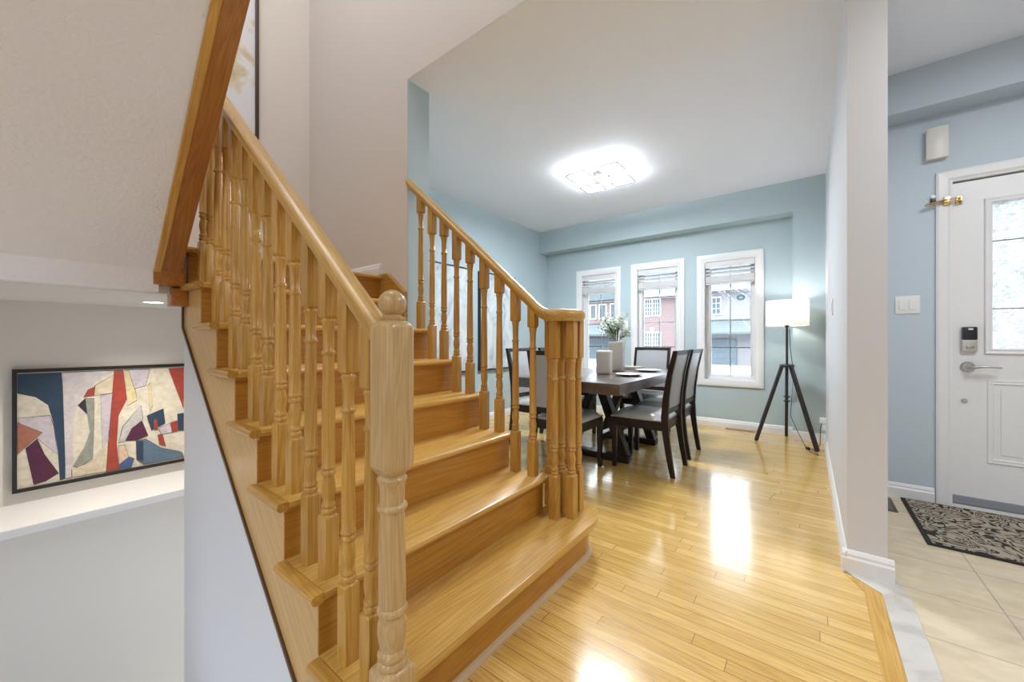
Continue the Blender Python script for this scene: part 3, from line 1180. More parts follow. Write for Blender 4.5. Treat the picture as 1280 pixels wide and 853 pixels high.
# curtail step
x1 = NX(1) - 0.0
x1 = -0.797
out = [(-1.085, YN + 0.001), (-0.822, YN + 0.001), (-0.822, 0.592), (x1, 0.592), (x1, 1.60), (-0.795, 1.66), (-0.803, 1.715), (-0.826, 1.775), (-0.862, 1.822), (-0.91, 1.850), (-0.97, 1.866), (-1.02, 1.863), (-1.055, 1.84), (-1.07, 1.80), (-1.085, 1.60)]
bm = B()
prism(bm, out, 2, H_ - 0.030, H_, 0.007)
obj('tread', bm, M['oak_y'], st)
ins = lambda d: [(-1.04, YN + 0.002), (-0.845, YN + 0.002), (-0.845 , 1.60), (-0.843, 1.66), (-0.850, 1.705), (-0.868, 1.750), (-0.895, 1.785), (-0.93, 1.808), (-0.975, 1.820), (-1.01, 1.815), (-1.03, 1.79), (-1.04, 1.76)]
bm = B()
prism(bm, ins(0), 2, 0.001, H_ - 0.030)
obj('riser', bm, M['oak_riser'], st)
bm = B()
shoe = [(-0.0, 0.0), (0.016, 0.0), (0.015, 0.008), (0.010, 0.015), (0.0, 0.018)]
path = [(-0.845, 0.60, 0)] + [(x_, y_, 0) for x_, y_ in ins(0)[2:10]]
sweep(bm, path, [(s_, u_ + 0.0005) for s_, u_ in shoe])
obj('shoe_moulding', bm, M['oak_shoe'], st)
bm = B()
z = H_
prism(bm, [(YN, z - 0.030), (YN, z), (YN - 0.023, z), (YN - 0.030, z - 0.004), (YN - 0.033, z - 0.015), (YN - 0.030, z - 0.025), (YN - 0.023, z - 0.030)], 0, -0.822, NX(1) - G_ - 0.03)
obj('return_nosing', bm, M['oak_x'], st)
for k in range(2, 8):
    x = NX(k)
    z = H_ * k
    xb = x - G_ - 0.032
    ye = YR if k < 7 else 1.553
    bm = B()
    if k == 6:
        prism(bm, rounded_nose(x, -2.056, z), 1, YN + 0.001, YR)
        box(bm, xb, -2.056, YN + 0.001, 1.553, z - 0.027, z)
    else:
        prism(bm, rounded_nose(x, xb, z), 1, YN + 0.001, ye)
    obj('tread', bm, M['oak_y'], st)
    # mitred return nosings
    bm = B()
    prism(bm, [(YN, z - 0.027), (YN, z), (YN - 0.023, z), (YN - 0.030, z - 0.004), (YN - 0.033, z - 0.0135), (YN - 0.030, z - 0.022), (YN - 0.023, z - 0.027)], 0, x - 0.001, x - G_ - 0.03)
    obj('return_nosing', bm, M['oak_x'], st)
    if k < 7:
        xe = x - G_ - 0.03 if k < 6 else -2.056
        bm = B()
        prism(bm, [(YR, z - 0.027), (YR, z), (YR + 0.023, z), (YR + 0.030, z - 0.004), (YR + 0.033, z - 0.0135), (YR + 0.030, z - 0.022), (YR + 0.023, z - 0.027)], 0, x - 0.001, xe)
        obj('return_nosing', bm, M['oak_x'], st)
for k in range(2, 9):
    x = NX(k) - 0.032
    z0 = H_ * (k - 1)
    z1 = H_ * k - 0.027
    ye = YR if k < 7 else 1.553
    bm = B()
    box(bm, x - 0.018, x, YN + 0.002, ye, z0, z1)
    box(bm, x, x + 0.011, YN + 0.002, ye, z1 - 0.013, z1)
    obj('riser', bm, M['oak_riser'], st, 0)
# landing boards and its nosing
bm = B()
prism(bm, rounded_nose(NX(8), XL, H_ * 8), 1, 0.395, 1.553)
obj('landing_boards', bm, M['oak_y'], st)
# open stringers: saw-tooth boards
def saw(y0, y1, k_first, k_last, xend, zend, bottom):
    pts = []
    for k in range(k_first, k_last + 1):
        rx = NX(k) - 0.034 if k > 1 else -0.846
        pts.append((rx, H_ * (k - 1) + 0.0 if k > 1 else 0.0))
        pts.append((rx, H_ * k - 0.028))
    return pts


pts = saw(0, 0, 1, 7, 0, 0, 0)
pts += [(-2.342, H_ * 7 - 0.028), (-2.342, 1.30), (-2.408, 1.30), (-2.408, -0.981 + SL * 2.408), (-1.136, -0.0), (-1.136, 0.0)]
# straight lower edge
pp = []
for p in pts:
    if not pp or abs(p[0] - pp[-1][0]) + abs(p[1] - pp[-1][1]) > 1e-5:
        pp.append(p)
bm = B()
prism(bm, pp, 1, YN, 0.5065)
obj('stringer', bm, oak('honey oak side board', 0, (0.66, 0.43, 0.17), (0.48, 0.28, 0.09), dens=0.8, tilt=-math.atan(0.8635)), st, 0)
bm = B()
beam(bm, (-2.408, 0.499, -0.976 + SL * 2.408), (-1.10, 0.499, -0.976 + SL * 1.10), 0.014, 0.012, side=(0, 1, 0))
beam(bm, (-2.411, 0.499, -0.976 + SL * 2.408), (-2.411, 0.499, 1.30), 0.014, 0.012, side=(0, 1, 0))
obj('edge_moulding', bm, M['oak_dark_edge'], st, 0)
pts = []
for k in range(1, 7):
    rx = NX(k) - 0.034 if k > 1 else -1.06
    if k > 1:
        pts += [(rx, H_ * (k - 1)), (rx, H_ * k - 0.028)]
pts += [(-2.056, H_ * 6 - 0.028), (-2.056, 0.84), (-1.10, 0.02), (-1.083, 0.02)]
pts[0] = (pts[0][0], 0.16)
pts[-1] = (pts[0][0], 0.02)
bm = B()
prism(bm, pts, 1, 1.6055, YR)
obj('stringer', bm, M['oak_x'], st, 0)
bm = B()   # wall skirt board beside the seventh tread
prism(bm, [(-2.345, 1.303), (-2.345, 1.484), (-2.25, 1.484), (-2.066, 1.345), (-2.062, 1.117), (-2.09, 1.117), (-2.10, 1.303)], 1, 1.532, 1.5535)
obj('skirt_board', bm, M['oak_x'], st, 0)
bm = B()
prism(bm, [(-2.345, 1.484), (-2.25, 1.484), (-2.066, 1.345), (-2.064, 1.357), (-2.248, 1.497), (-2.345, 1.497)], 1, 1.526, 1.5535)
obj('skirt_cap', bm, M['oak_x'], st, 0)
ut = thing('upper_stair_trim', 'reddish oak trim board along the lower edge of the upper flight', 'stair trim', (-2.30, 0.43, 1.30))
bm = B()   # capped lower edge of the flight above
ub = lambda x_: 1.357 + US * (x_ + 2.30)
prism(bm, [(-2.30, ub(-2.30) - 0.004), (-0.52, ub(-0.52) - 0.004), (-0.52, ub(-0.52) + 0.26), (-2.30, ub(-2.30) + 0.26)], 1, 0.392, 0.466)
obj('upper_stringer', bm, M['oak_red'], ut, 0)
bm = B()
prism(bm, [(-2.31, ub(-2.31) - 0.012), (-0.52, ub(-0.52) - 0.012), (-0.52, ub(-0.52) + 0.010), (-2.31, ub(-2.31) + 0.010)], 1, 0.373, 0.400, 0.004)
obj('stringer_bead', bm, M['oak_up'], ut, 0)
bm = B()
box(bm, -2.36, -2.296, 0.372, 0.482, 1.293, 1.375, 0.003)
obj('stringer_foot', bm, M['oak_red'], ut)
bm = B()
box(bm, -2.42, -2.325, 0.440, 0.4985, 1.205, 1.288, 0.003)
obj('landing_block', bm, M['oak_red'], st)

# ------------------------------------------------------------------ balusters
def turned(shift, scale=1.0):
    """turned middle of a baluster: (radius, height above the tread)"""
    b = 0.180 + shift
    p = [(0.0130, -0.012), (0.0185, 0.0), (0.0205, 0.006), (0.0185, 0.011), (0.0155, 0.014), (0.0185, 0.018), (0.0195, 0.022), (0.0175, 0.027), (0.0150, 0.033),
         (0.0160, 0.045), (0.0190, 0.064), (0.0185, 0.078), (0.0150, 0.098), (0.0140, 0.104), (0.0185, 0.108), (0.0200, 0.113), (0.0180, 0.118), (0.0155, 0.122),
         (0.0195, 0.126), (0.0205, 0.130), (0.0190, 0.134), (0.0178, 0.136), (0.0182, 0.20), (0.0172, 0.30), (0.0152, 0.43), (0.0150, 0.447), (0.0185, 0.451), (0.0195, 0.455),
         (0.0180, 0.459), (0.0145, 0.464), (0.0150, 0.50), (0.0165, 0.535), (0.0190, 0.541), (0.0195, 0.546), (0.0165, 0.551), (0.0130, 0.562)]
    return [(r * scale, b + z) for r, z in p]


def square_end(bm, w, z0, z1, tip, tip_z, slope=0.0, top=True):
    """square block with a lamb's tongue towards tip_z"""
    h = w / 2
    c = 0.0025
    def ring(hw, z, sl=0.0):
        k = min(c, hw * 0.3)
        pts = [(-hw, -hw + k), (-hw + k, -hw), (hw - k, -hw), (hw, -hw + k), (hw, hw - k), (hw - k, hw), (-hw + k, hw), (-hw, hw - k)]
        return [Vector((x_, y_, z + sl * x_)) for x_, y_ in pts]
    if tip_z > z1:
        loft(bm, [ring(h, z0), ring(h, z1), ring(h * 0.93, z1 + (tip_z - z1) * 0.5), ring(tip, tip_z)])
    else:
        loft(bm, [ring(tip, tip_z), ring(h * 0.93, z0 - (z0 - tip_z) * 0.5), ring(h, z0), ring(h, z1, slope)])


def baluster_mesh(name, shift, ztop, slope, w=0.042, sc=1.0):
    bm = B()
    lathe(bm, turned(shift, sc), segs=16)
    zb = 0.168 + shift
    square_end(bm, w, 0.0, zb, 0.014, zb + 0.010)
    zt = 0.742 + shift
    square_end(bm, w, zt, ztop, 0.014, zt - 0.010, slope)
    bmesh.ops.recalc_face_normals(bm, faces=bm.faces[:])
    me = bpy.data.meshes.new(name)
    bm.to_mesh(me)
    bm.free()
    me.materials.append(M['oak_z'])
    me.shade_smooth()
    me.set_sharp_from_angle(angle=radians(40))
    return me


def put_baluster(me, parent, x, y, z):
    o = bpy.data.objects.new('baluster', me)
    COL.objects.link(o)
    o.parent = parent
    o.location = Vector((x, y, z)) - parent.location
    return o


ZN = lambda x_: 0.3183 - SL * x_       # underside of the near rail
ZF = lambda x_: 0.2626 - SL * x_       # underside of the far rail
YBN, YBF = 0.545, 1.571
RAIL = [(-0.022, 0.0), (0.022, 0.0), (0.024, 0.010), (0.031, 0.018), (0.033, 0.032), (0.030, 0.044), (0.018, 0.054), (0.0, 0.058), (-0.018, 0.054), (-0.030, 0.044), (-0.033, 0.032), (-0.031, 0.018), (-0.024, 0.010)]

nb = thing('stair_balustrade', 'oak balustrade on the near side of the stair with a ball topped newel', 'balustrade', (-0.78, YBN, 0))
xa = lambda k: NX(k) - 0.066
xb_ = lambda k: NX(k) - 0.174
front_n = baluster_mesh('near_front_baluster', 0.0, ZN(xa(3)) - 3 * H_ + 0.004, -SL)
rear_n = baluster_mesh('near_rear_baluster', 0.034, ZN(xb_(3)) - 3 * H_ + 0.004, -SL)
for k in range(1, 8):
    put_baluster(front_n, nb, xa(k), YBN, H_ * k)
    put_baluster(rear_n, nb, xb_(k), YBN, H_ * k)
bm = B()
sweep(bm, [(-2.30, YBN, ZN(-2.30)), (-0.80, YBN, ZN(-0.80))], RAIL)
obj('handrail', bm, M['oak_rail'], nb)
# newel: square foot, turned shaft, chamfered upper block, ball
bm = B()
nx, ny = -0.78, YBN
def chamf(hw, c, z):
    return [Vector((nx + a, ny + b, z)) for a, b in ((-hw, -hw + c), (-hw + c, -hw), (hw - c, -hw), (hw, -hw + c), (hw, hw - c), (hw - c, hw), (-hw + c, hw), (-hw, hw - c))]
loft(bm, [chamf(0.0385, 0.002, 0.0), chamf(0.0385, 0.002, 0.262), chamf(0.036, 0.004, 0.270), chamf(0.026, 0.012, 0.281)])
prof = [(0.024, 0.262), (0.034, 0.276), (0.0355, 0.284), (0.033, 0.290), (0.030, 0.294), (0.034, 0.300), (0.0345, 0.306), (0.031, 0.312), (0.0275, 0.318), (0.031, 0.335), (0.034, 0.358), (0.0335, 0.375), (0.029, 0.394), (0.0275, 0.398),
        (0.034, 0.402), (0.0355, 0.408), (0.034, 0.414), (0.030, 0.418), (0.0318, 0.424), (0.0318, 0.48), (0.0305, 0.56), (0.0285, 0.63), (0.0285, 0.641), (0.034, 0.644), (0.0355, 0.649), (0.034, 0.654), (0.0285, 0.658), (0.0285, 0.685), (0.0305, 0.705), (0.034, 0.712), (0.0345, 0.717), (0.030, 0.722), (0.028, 0.735)]
lathe(bm, prof, nx, ny, 24)
loft(bm, [chamf(0.030, 0.016, 0.728), chamf(0.039, 0.013, 0.742), chamf(0.0405, 0.0125, 0.750), chamf(0.0405, 0.0125, 1.070), chamf(0.037, 0.013, 1.080), chamf(0.028, 0.012, 1.088)])
lathe(bm, [(0.024, 1.082), (0.030, 1.090), (0.031, 1.094), (0.024, 1.098), (0.019, 1.102), (0.019, 1.106), (0.022, 1.1065)], nx, ny, 24)
obj('newel_post', bm, oak('daylit oak newel', 2, (0.60, 0.42, 0.20), (0.42, 0.255, 0.105)), nb, 40)  # same oak, with the paling from daylight put into its colour
bm = B()
bmesh.ops.create_uvsphere(bm, u_segments=28, v_segments=18, radius=0.0325, matrix=Matrix.Translation((nx, ny, 1.1285)))
obj('ball_finial', bm, oak('daylit oak finial', 2, (0.60, 0.42, 0.20), (0.42, 0.255, 0.105)), nb, 60)  # daylight paling painted into the ball's colour, as on the post

fb = thing('stair_balustrade', 'oak balustrade on the far side of the stair ending in a volute', 'balustrade', (-0.965, YBF, 0))
front_f = baluster_mesh('far_front_baluster', 0.0, ZF(xa(3)) - 3 * H_ + 0.004, -SL)
rear_f = baluster_mesh('far_rear_baluster', 0.034, ZF(xb_(3)) - 3 * H_ + 0.004, -SL)
for k in range(2, 7):
    put_baluster(front_f, fb, xa(k), YBF, H_ * k)
    if k < 6:
        put_baluster(rear_f, fb, xb_(k), YBF, H_ * k)
ZV = 1.136
vc = (-0.985, 1.675)
bund = baluster_mesh('volute_baluster', 0.034, ZV - H_ + 0.004, 0.0)
for x_, y_ in ((-0.967, 1.587), (-0.905, 1.645), (-0.922, 1.742), (-1.005, 1.770), (-1.068, 1.705)):
    put_baluster(bund, fb, x_, y_, H_)
bm = B()
lathe(bm, [(r * 1.25, z_) for r, z_ in turned(0.034)], segs=18)
square_end(bm, 0.056, 0.0, 0.202, 0.02, 0.214)
square_end(bm, 0.056, 0.776, ZV - H_ + 0.004, 0.02, 0.764)
o = obj('volute_newel', bm, M['oak_z'], fb, 40, local=True)
o.location = Vector((vc[0], vc[1], H_)) - fb.location
bm = B()
path = [(-2.058, YBF, ZF(-2.058)), (-1.08, YBF, ZF(-1.08))]
for i in range(1, 8):
    t = i / 8
    x_ = -1.08 + 0.095 * t
    zz = (1 - t) ** 2 * ZF(-1.08) + 2 * t * (1 - t) * ZF(-1.022) + t * t * ZV
    path.append((x_, YBF, zz))
R0 = vc[1] - YBF
N = 46
for i in range(N + 1):
    a = -pi / 2 + (i / N) * radians(430)
    r = R0 * (1 - 0.62 * (i / N) ** 1.15)
    path.append((vc[0] + r * cos(a), vc[1] + r * sin(a), ZV))
sweep(bm, path, RAIL)
lathe(bm, [(0.045, ZV + 0.001), (0.05, ZV + 0.02), (0.048, ZV + 0.046), (0.03, ZV + 0.0565)], vc[0], vc[1], 24)
obj('handrail', bm, M['oak_rail'], fb, 50)

# ------------------------------------------------------------------ pictures
ART = {'cream': (0.62, 0.57, 0.47), 'navy': (0.018, 0.045, 0.085), 'lilac': (0.50, 0.45, 0.50), 'terra': (0.36, 0.14, 0.09), 'plum': (0.075, 0.012, 0.045), 'pale': (0.56, 0.52, 0.53),
       'red': (0.33, 0.045, 0.03), 'sand': (0.60, 0.52, 0.39), 'black': (0.02, 0.02, 0.025), 'moss': (0.26, 0.27, 0.24), 'yellow': (0.60, 0.51, 0.30), 'slate': (0.46, 0.45, 0.44), 'blue': (0.10, 0.155, 0.23),
       'cobalt': (0.05, 0.11, 0.26), 'peach': (0.62, 0.46, 0.33)}
SHAPES = [
 ('navy', [(0.004, 0.858), (0.159, 0.857), (0.171, 0.566), (0.173, 0.244), (0.153, 0.241), (0.146, 0.406), (0.13, 0.572), (0.11, 0.677), (0.066, 0.727), (0.004, 0.754)]),
 ('lilac', [(0.004, 0.618), (0.117, 0.617), (0.13, 0.552), (0.144, 0.391), (0.076, 0.492), (0.011, 0.593)]),
 ('terra', [(0.004, 0.594), (0.088, 0.525), (0.004, 0.424)]),
 ('plum', [(0.032, 0.447), (0.072, 0.493), (0.098, 0.397), (0.148, 0.283), (0.101, 0.251), (0.06, 0.243)]),
 ('pale', [(0.163, 0.857), (0.371, 0.856), (0.31, 0.812), (0.245, 0.733), (0.217, 0.652), (0.203, 0.56), (0.2, 0.243), (0.176, 0.243)]),
 ('red', [(0.245, 0.706), (0.263, 0.747), (0.292, 0.765), (0.288, 0.712)]),
 ('sand', [(0.292, 0.771), (0.371, 0.83), (0.363, 0.72), (0.288, 0.712)]),
 ('black', [(0.224, 0.661), (0.252, 0.698), (0.274, 0.666), (0.259, 0.604)]),
 ('moss', [(0.252, 0.695), (0.288, 0.691), (0.285, 0.525), (0.281, 0.333), (0.224, 0.294), (0.203, 0.31), (0.245, 0.405), (0.27, 0.495), (0.259, 0.604)]),
 ('lilac', [(0.314, 0.709), (0.363, 0.715), (0.355, 0.556), (0.344, 0.438), (0.321, 0.388)]),
 ('sand', [(0.2, 0.29), (0.281, 0.317), (0.344, 0.427), (0.34, 0.242), (0.2, 0.245)]),
 ('yellow', [(0.418, 0.851), (0.435, 0.852), (0.462, 0.738), (0.474, 0.663), (0.43, 0.634)]),
 ('lilac', [(0.435, 0.856), (0.533, 0.855), (0.512, 0.75), (0.462, 0.738)]),
 ('slate', [(0.39, 0.406), (0.41, 0.503), (0.491, 0.626), (0.499, 0.533), (0.45, 0.484), (0.418, 0.412)]),
 ('red', [(0.371, 0.856), (0.411, 0.856), (0.426, 0.668), (0.39, 0.573), (0.382, 0.397), (0.394, 0.241), (0.336, 0.241), (0.355, 0.534)]),
 ('plum', [(0.422, 0.411), (0.45, 0.484), (0.495, 0.524), (0.524, 0.424), (0.466, 0.405)]),
 ('navy', [(0.52, 0.553), (0.599, 0.588), (0.607, 0.491), (0.542, 0.456)]),
 ('blue', [(0.47, 0.401), (0.516, 0.403), (0.585, 0.33), (0.69, 0.282), (0.704, 0.243), (0.508, 0.243), (0.474, 0.28)]),
 ('navy', [(0.47, 0.401), (0.502, 0.391), (0.502, 0.265), (0.473, 0.28)]),
 ('cobalt', [(0.394, 0.266), (0.434, 0.307), (0.458, 0.29), (0.446, 0.242), (0.394, 0.241)]),
 ('peach', [(0.39, 0.384), (0.418, 0.384), (0.434, 0.307), (0.392, 0.272)]),
 ('red', [(0.572, 0.415), (0.594, 0.423), (0.612, 0.336), (0.581, 0.354)]),
 ('red', [(0.552, 0.524), (0.568, 0.522), (0.571, 0.455), (0.555, 0.458)]),
 ('yellow', [(0.524, 0.749), (0.54, 0.771), (0.547, 0.619), (0.533, 0.586)]),
 ('red', [(0.626, 0.852), (0.704, 0.853), (0.704, 0.573)]),
 ('lilac', [(0.576, 0.461), (0.635, 0.487), (0.648, 0.424), (0.59, 0.423)]),
 ('red', [(0.635, 0.487), (0.676, 0.498), (0.681, 0.43), (0.644, 0.425)]),
 ('navy', [(0.671, 0.541), (0.704, 0.543), (0.704, 0.426), (0.676, 0.431)]),
 ('navy', [(0.76, 0.86), (0.90, 0.86), (0.86, 0.55), (0.80, 0.62)]),
 ('sand', [(0.75, 0.24), (0.98, 0.24), (0.92, 0.45), (0.80, 0.48)]),
 ('red', [(1.0, 0.24), (1.1, 0.24), (1.08, 0.7), (1.02, 0.6)]),
]
t_ = thing('abstract_painting', 'wide abstract painting of navy, red and cream shapes in the niche', 'painting', (XL, 0.57, 0.55))
bm = B()
for y0, y1, z0, z1 in ((-0.014, 1.16, 0.866, 0.885), (-0.014, 1.16, 0.214, 0.233), (-0.014, 0.003, 0.233, 0.866), (1.143, 1.16, 0.233, 0.866)):
    box(bm, XL + 0.001, XL + 0.030, y0, y1, z0, z1)
obj('picture_frame', bm, M['frame_black'], t_, 0)
bm = B()
names = ['cream', 'outline'] + [n for n in ART if n != 'cream']
mats = []
for n in names:
    c = (0.09, 0.075, 0.065) if n == 'outline' else ART[n]
    mats.append(ramp_noise('oil paint ' + n, 22, [(0.3, tuple(v * 0.82 for v in c)), (0.7, tuple(min(1, v * 1.12) for v in c))], 0.55))
box(bm, XL + 0.002, XL + 0.018, 0.003, 1.143, 0.233, 0.866)
def flat(pts, xx, mi, grow=0.0):
    cy_ = sum(p[0] for p in pts) / len(pts)
    cz_ = sum(p[1] for p in pts) / len(pts)
    q = []
    n = len(pts)
    for i, p in enumerate(pts):
        d = Vector((p[0] - cy_, p[1] - cz_))
        if d.length > 0 and grow:
            d = d + d.normalized() * grow
        q.append((min(1.142, max(0.0035, cy_ + d.x)), min(0.8655, max(0.2335, cz_ + d.y))))
    f = bm.faces.new([bm.verts.new((xx, a, b)) for a, b in q])
    f.material_index = mi
for i, (n, pts) in enumerate(SHAPES):
    xx = XL + 0.0182 + 0.00016 * i
    flat(pts, xx, 1, 0.0035)
    flat(pts, xx + 0.00008, names.index(n))
obj('painted_canvas', bm, None, t_, 0, mats=mats)

t_ = thing('framed_print', 'tall thin framed print high on the stairwell back wall', 'picture', (XL, 0.8, 2.62))
bm = B()
for y0, y1, z0, z1 in ((0.42, 1.16, 2.618, 2.642), (0.42, 1.16, 3.92, 3.945), (0.42, 0.444, 2.642, 3.92), (1.136, 1.16, 2.642, 3.92)):
    box(bm, XL + 0.001, XL + 0.03, y0, y1, z0, z1, 0.003)
obj('picture_frame', bm, M['frame_brown'], t_)
bm = B()
box(bm, XL + 0.001, XL + 0.015, 0.444, 1.136, 2.642, 3.92)
obj('print', bm, M['art_paper'], t_, 0)

for y0, y1, lab in ((2.67, 3.405, 'pale grey abstract canvas on the left dining wall, nearer the stair'), (3.595, 4.33, 'pale grey abstract canvas on the left dining wall, nearer the windows')):
    t_ = thing('wall_canvas', lab, 'painting', (-3.33, (y0 + y1) / 2, 0.665), group='pair of pale canvases')
    bm = B()
    for a, b, c, d in ((y0, y1, 1.915, 1.930), (y0, y1, 0.665, 0.680), (y0, y0 + 0.014, 0.68, 1.915), (y1 - 0.014, y1, 0.68, 1.915)):
        box(bm, -3.329, -3.285, a, b, c, d)
    obj('float_frame', bm, M['frame_black'], t_, 0)
    bm = B()
    box(bm, -3.329, -3.292, y0 + 0.014, y1 - 0.014, 0.68, 1.915)
    obj('canvas', bm, M['canvas_pale'], t_, 0)

# ------------------------------------------------------------------ downlight in the niche ceiling
t_ = thing('recessed_downlight', 'lit round downlight in the low ceiling above the painting', 'ceiling light', (-2.90, 0.47, 1.26))
bm = B()
loops = [[Vector((-2.90 + r * cos(2 * pi * i / 24), 0.47 + r * sin(2 * pi * i / 24), zz)) for i in range(24)] for r, zz in ((0.062, 1.2598), (0.060, 1.255), (0.043, 1.255), (0.040, 1.2598))]
loft(bm, loops, closed=True)
obj('trim_ring', bm, M['trim'], t_)
bm = B()
lathe(bm, [(0.039, 1.2565), (0.039, 1.2590)], -2.90, 0.47, 24)
obj('lens', bm, M['bulb'], t_, 0)
d = bpy.data.lights.new('downlight_beam', 'SPOT')
d.energy = 22
d.spot_size = radians(130)
d.spot_blend = 0.9
d.shadow_soft_size = 0.04
d.color = (1.0, 0.92, 0.80)
o = bpy.data.objects.new('downlight_beam', d)
o.location = (-2.90, 0.47, 1.235)
COL.objects.link(o)

# ------------------------------------------------------------------ dining ceiling light
t_ = thing('ceiling_light', 'lit ceiling fixture of overlapping rounded square rings in the dining room', 'ceiling light', (-1.68, 3.58, 2.66))
def rsq(cx_, cy_, h, r, n=5):
    out = []
    for sx, sy, a0 in ((1, 1, 0), (-1, 1, 90), (-1, -1, 180), (1, -1, 270)):
        for i in range(n):
            a = radians(a0 + 90 * i / (n - 1))
            out.append((cx_ + sx * (h - r) + r * cos(a), cy_ + sy * (h - r) + r * sin(a)))
    return out
chrome = plain('chrome edge', (0.50, 0.50, 0.52), 0.2, metal=1.0)
for cx_, cy_, h, zz in ((-1.800, 3.425, 0.108, 2.672), (-1.480, 3.450, 0.108, 2.672), (-1.500, 3.775, 0.108, 2.672), (-1.690, 3.615, 0.112, 2.650), (-1.822, 3.775, 0.108, 2.672), (-1.655, 3.605, 0.058, 2.668)):
    bm = B()
    a, b = rsq(cx_, cy_, h, 0.03), rsq(cx_, cy_, h - 0.020, 0.018)
    loft(bm, [[Vector((*p, zz)) for p in a], [Vector((*p, zz + 0.03)) for p in a], [Vector((*p, zz + 0.03)) for p in b], [Vector((*p, zz)) for p in b]], closed=True)
    rg = obj('light_ring', bm, M['led'], t_, 0)
    bm = B()
    a, b = rsq(cx_, cy_, h + 0.003, 0.033), rsq(cx_, cy_, h - 0.004, 0.028)
    loft(bm, [[Vector((*p, zz - 0.004)) for p in a], [Vector((*p, zz + 0.004)) for p in a], [Vector((*p, zz + 0.004)) for p in b], [Vector((*p, zz - 0.004)) for p in b]], closed=True)
    obj('ring_edge', bm, chrome, rg, 0, local=True).data.transform(Matrix.Translation(-t_.location))
bm = B()
box(bm, -1.80, -1.56, 3.48, 3.72, 2.705, 2.7395, 0.004)
for a, b in ((-1.80, 3.425), (-1.48, 3.45), (-1.5, 3.775), (-1.822, 3.775)):
    beam(bm, (-1.68, 3.60, 2.708), (a, b, 2.700), 0.02, 0.008)
obj('canopy', bm, chrome, t_)

d = bpy.data.lights.new('ceiling_light_glow', 'POINT')
d.energy = 6.3
d.shadow_soft_size = 0.03
d.color = (0.90, 0.95, 1.0)
for px_, py_ in ((-1.80, 3.425), (-1.48, 3.45), (-1.50, 3.775), (-1.822, 3.775)):
    o = bpy.data.objects.new('ceiling_light_glow', d)
    o.location = (px_, py_, 2.705)
    COL.objects.link(o)

d = bpy.data.lights.new('ceiling_light_down', 'AREA')
d.shape = 'DISK'
d.size = 0.62
d.energy = 24
d.color = (0.88, 0.94, 1.0)
o = bpy.data.objects.new('ceiling_light_down', d)
o.location = (-1.68, 3.60, 2.640)
COL.objects.link(o)

# ------------------------------------------------------------------ tripod floor lamp
lx, ly = -0.172, 4.83
lp = thing('floor_lamp', 'lit tripod floor lamp with a white drum shade in the corner', 'lamp', (lx, ly, 0))
bm = B()
lathe(bm, [(0.183, 1.195), (0.183, 1.452), (0.180, 1.452), (0.180, 1.195)], lx, ly, 40, cap=False)
bm.verts.ensure_lookup_table()
n = 40
vs = bm.verts[:]
for i in range(n):
    j = (i + 1) % n
    bm.faces.new([vs[i], vs[3 * n + i], vs[3 * n + j], vs[j]])
obj('lamp_shade', bm, M['shade'], lp, 60)
bm = B()
for k in range(3):
    a = radians(30 + 120 * k)
    tube(bm, [(lx, ly, 1.40), (lx + 0.181 * cos(a), ly + 0.181 * sin(a), 1.445)], 0.0025, 6)
lathe(bm, [(0.012, 1.18), (0.018, 1.19), (0.018, 1.25), (0.012, 1.26)], lx, ly, 14)
tube(bm, [(lx, ly, 1.25), (lx, ly, 1.405)], 0.003, 6)
obj('shade_spider', bm, M['black_plastic'], lp)
bm = B()
bmesh.ops.create_uvsphere(bm, u_segments=14, v_segments=10, radius=0.028, matrix=Matrix.Translation((lx, ly, 1.32)))
obj('bulb', bm, emit('lit lamp bulb', (1.0, 0.95, 0.88), 3), lp)
bm = B()
lathe(bm, [(0.011, 0.40), (0.011, 1.185)], lx, ly, 14)
obj('pole', bm, M['lamp_wood'], lp)
bm = B()
lathe(bm, [(0.02, 0.768), (0.062, 0.772), (0.064, 0.790), (0.058, 0.800), (0.015, 0.804)], lx, ly, 24)
obj('hub', bm, M['lamp_wood'], lp)
bm = B()
lathe(bm, [(0.012, 0.462), (0.028, 0.464), (0.028, 0.476), (0.012, 0.478)], lx, ly, 18)
obj('pole_collar', bm, M['lamp_wood'], lp)
bm = B()
lathe(bm, [(0.012, 0.418), (0.028, 0.420), (0.028, 0.432), (0.012, 0.434)], lx, ly, 18)
obj('pole_collar', bm, M['lamp_wood'], lp)
for fx, fy in ((-0.431, 4.730), (-0.189, 5.150), (0.068, 4.606)):
    bm = B()
    d_ = Vector((fx - lx, fy - ly, 0)).normalized()
    beam(bm, (lx + d_.x * 0.045, ly + d_.y * 0.045, 0.785), (fx, fy, 0.006), 0.028, 0.030)
    lg = obj('leg', bm, M['lamp_wood'], lp, 0)
    bm = B()
    lathe(bm, [(0.014, 0.0), (0.014, 0.012)], fx, fy, 12)
    obj('foot_pad', bm, M['black_plastic'], lg, 0, local=True).data.transform(Matrix.Translation(-lp.location))
bm = B()
tube(bm, [(lx + 0.02, ly - 0.01, 1.16), (lx + 0.03, ly - 0.02, 0.95), (lx + 0.055, ly - 0.02, 0.72), (lx + 0.04, ly - 0.03, 0.45), (lx + 0.03, ly - 0.04, 0.28), (lx + 0.10, ly - 0.10, 0.12), (lx + 0.16, ly - 0.22, 0.01), (lx + 0.22, ly - 0.36, 0.004), (lx + 0.245, ly - 0.38, 0.004), (lx + 0.20, ly - 0.16, 0.004), (lx + 0.262, ly - 0.10, 0.03), (lx + 0.266, ly - 0.10, 0.20), (lx + 0.285, ly - 0.09, 0.29)], 0.0035, 8)
obj('power_cord', bm, M['cord'], lp, 60)
bm = B()
box(bm, -0.02, 0.018, 4.62, 4.655, 0.002, 0.022, 0.004)
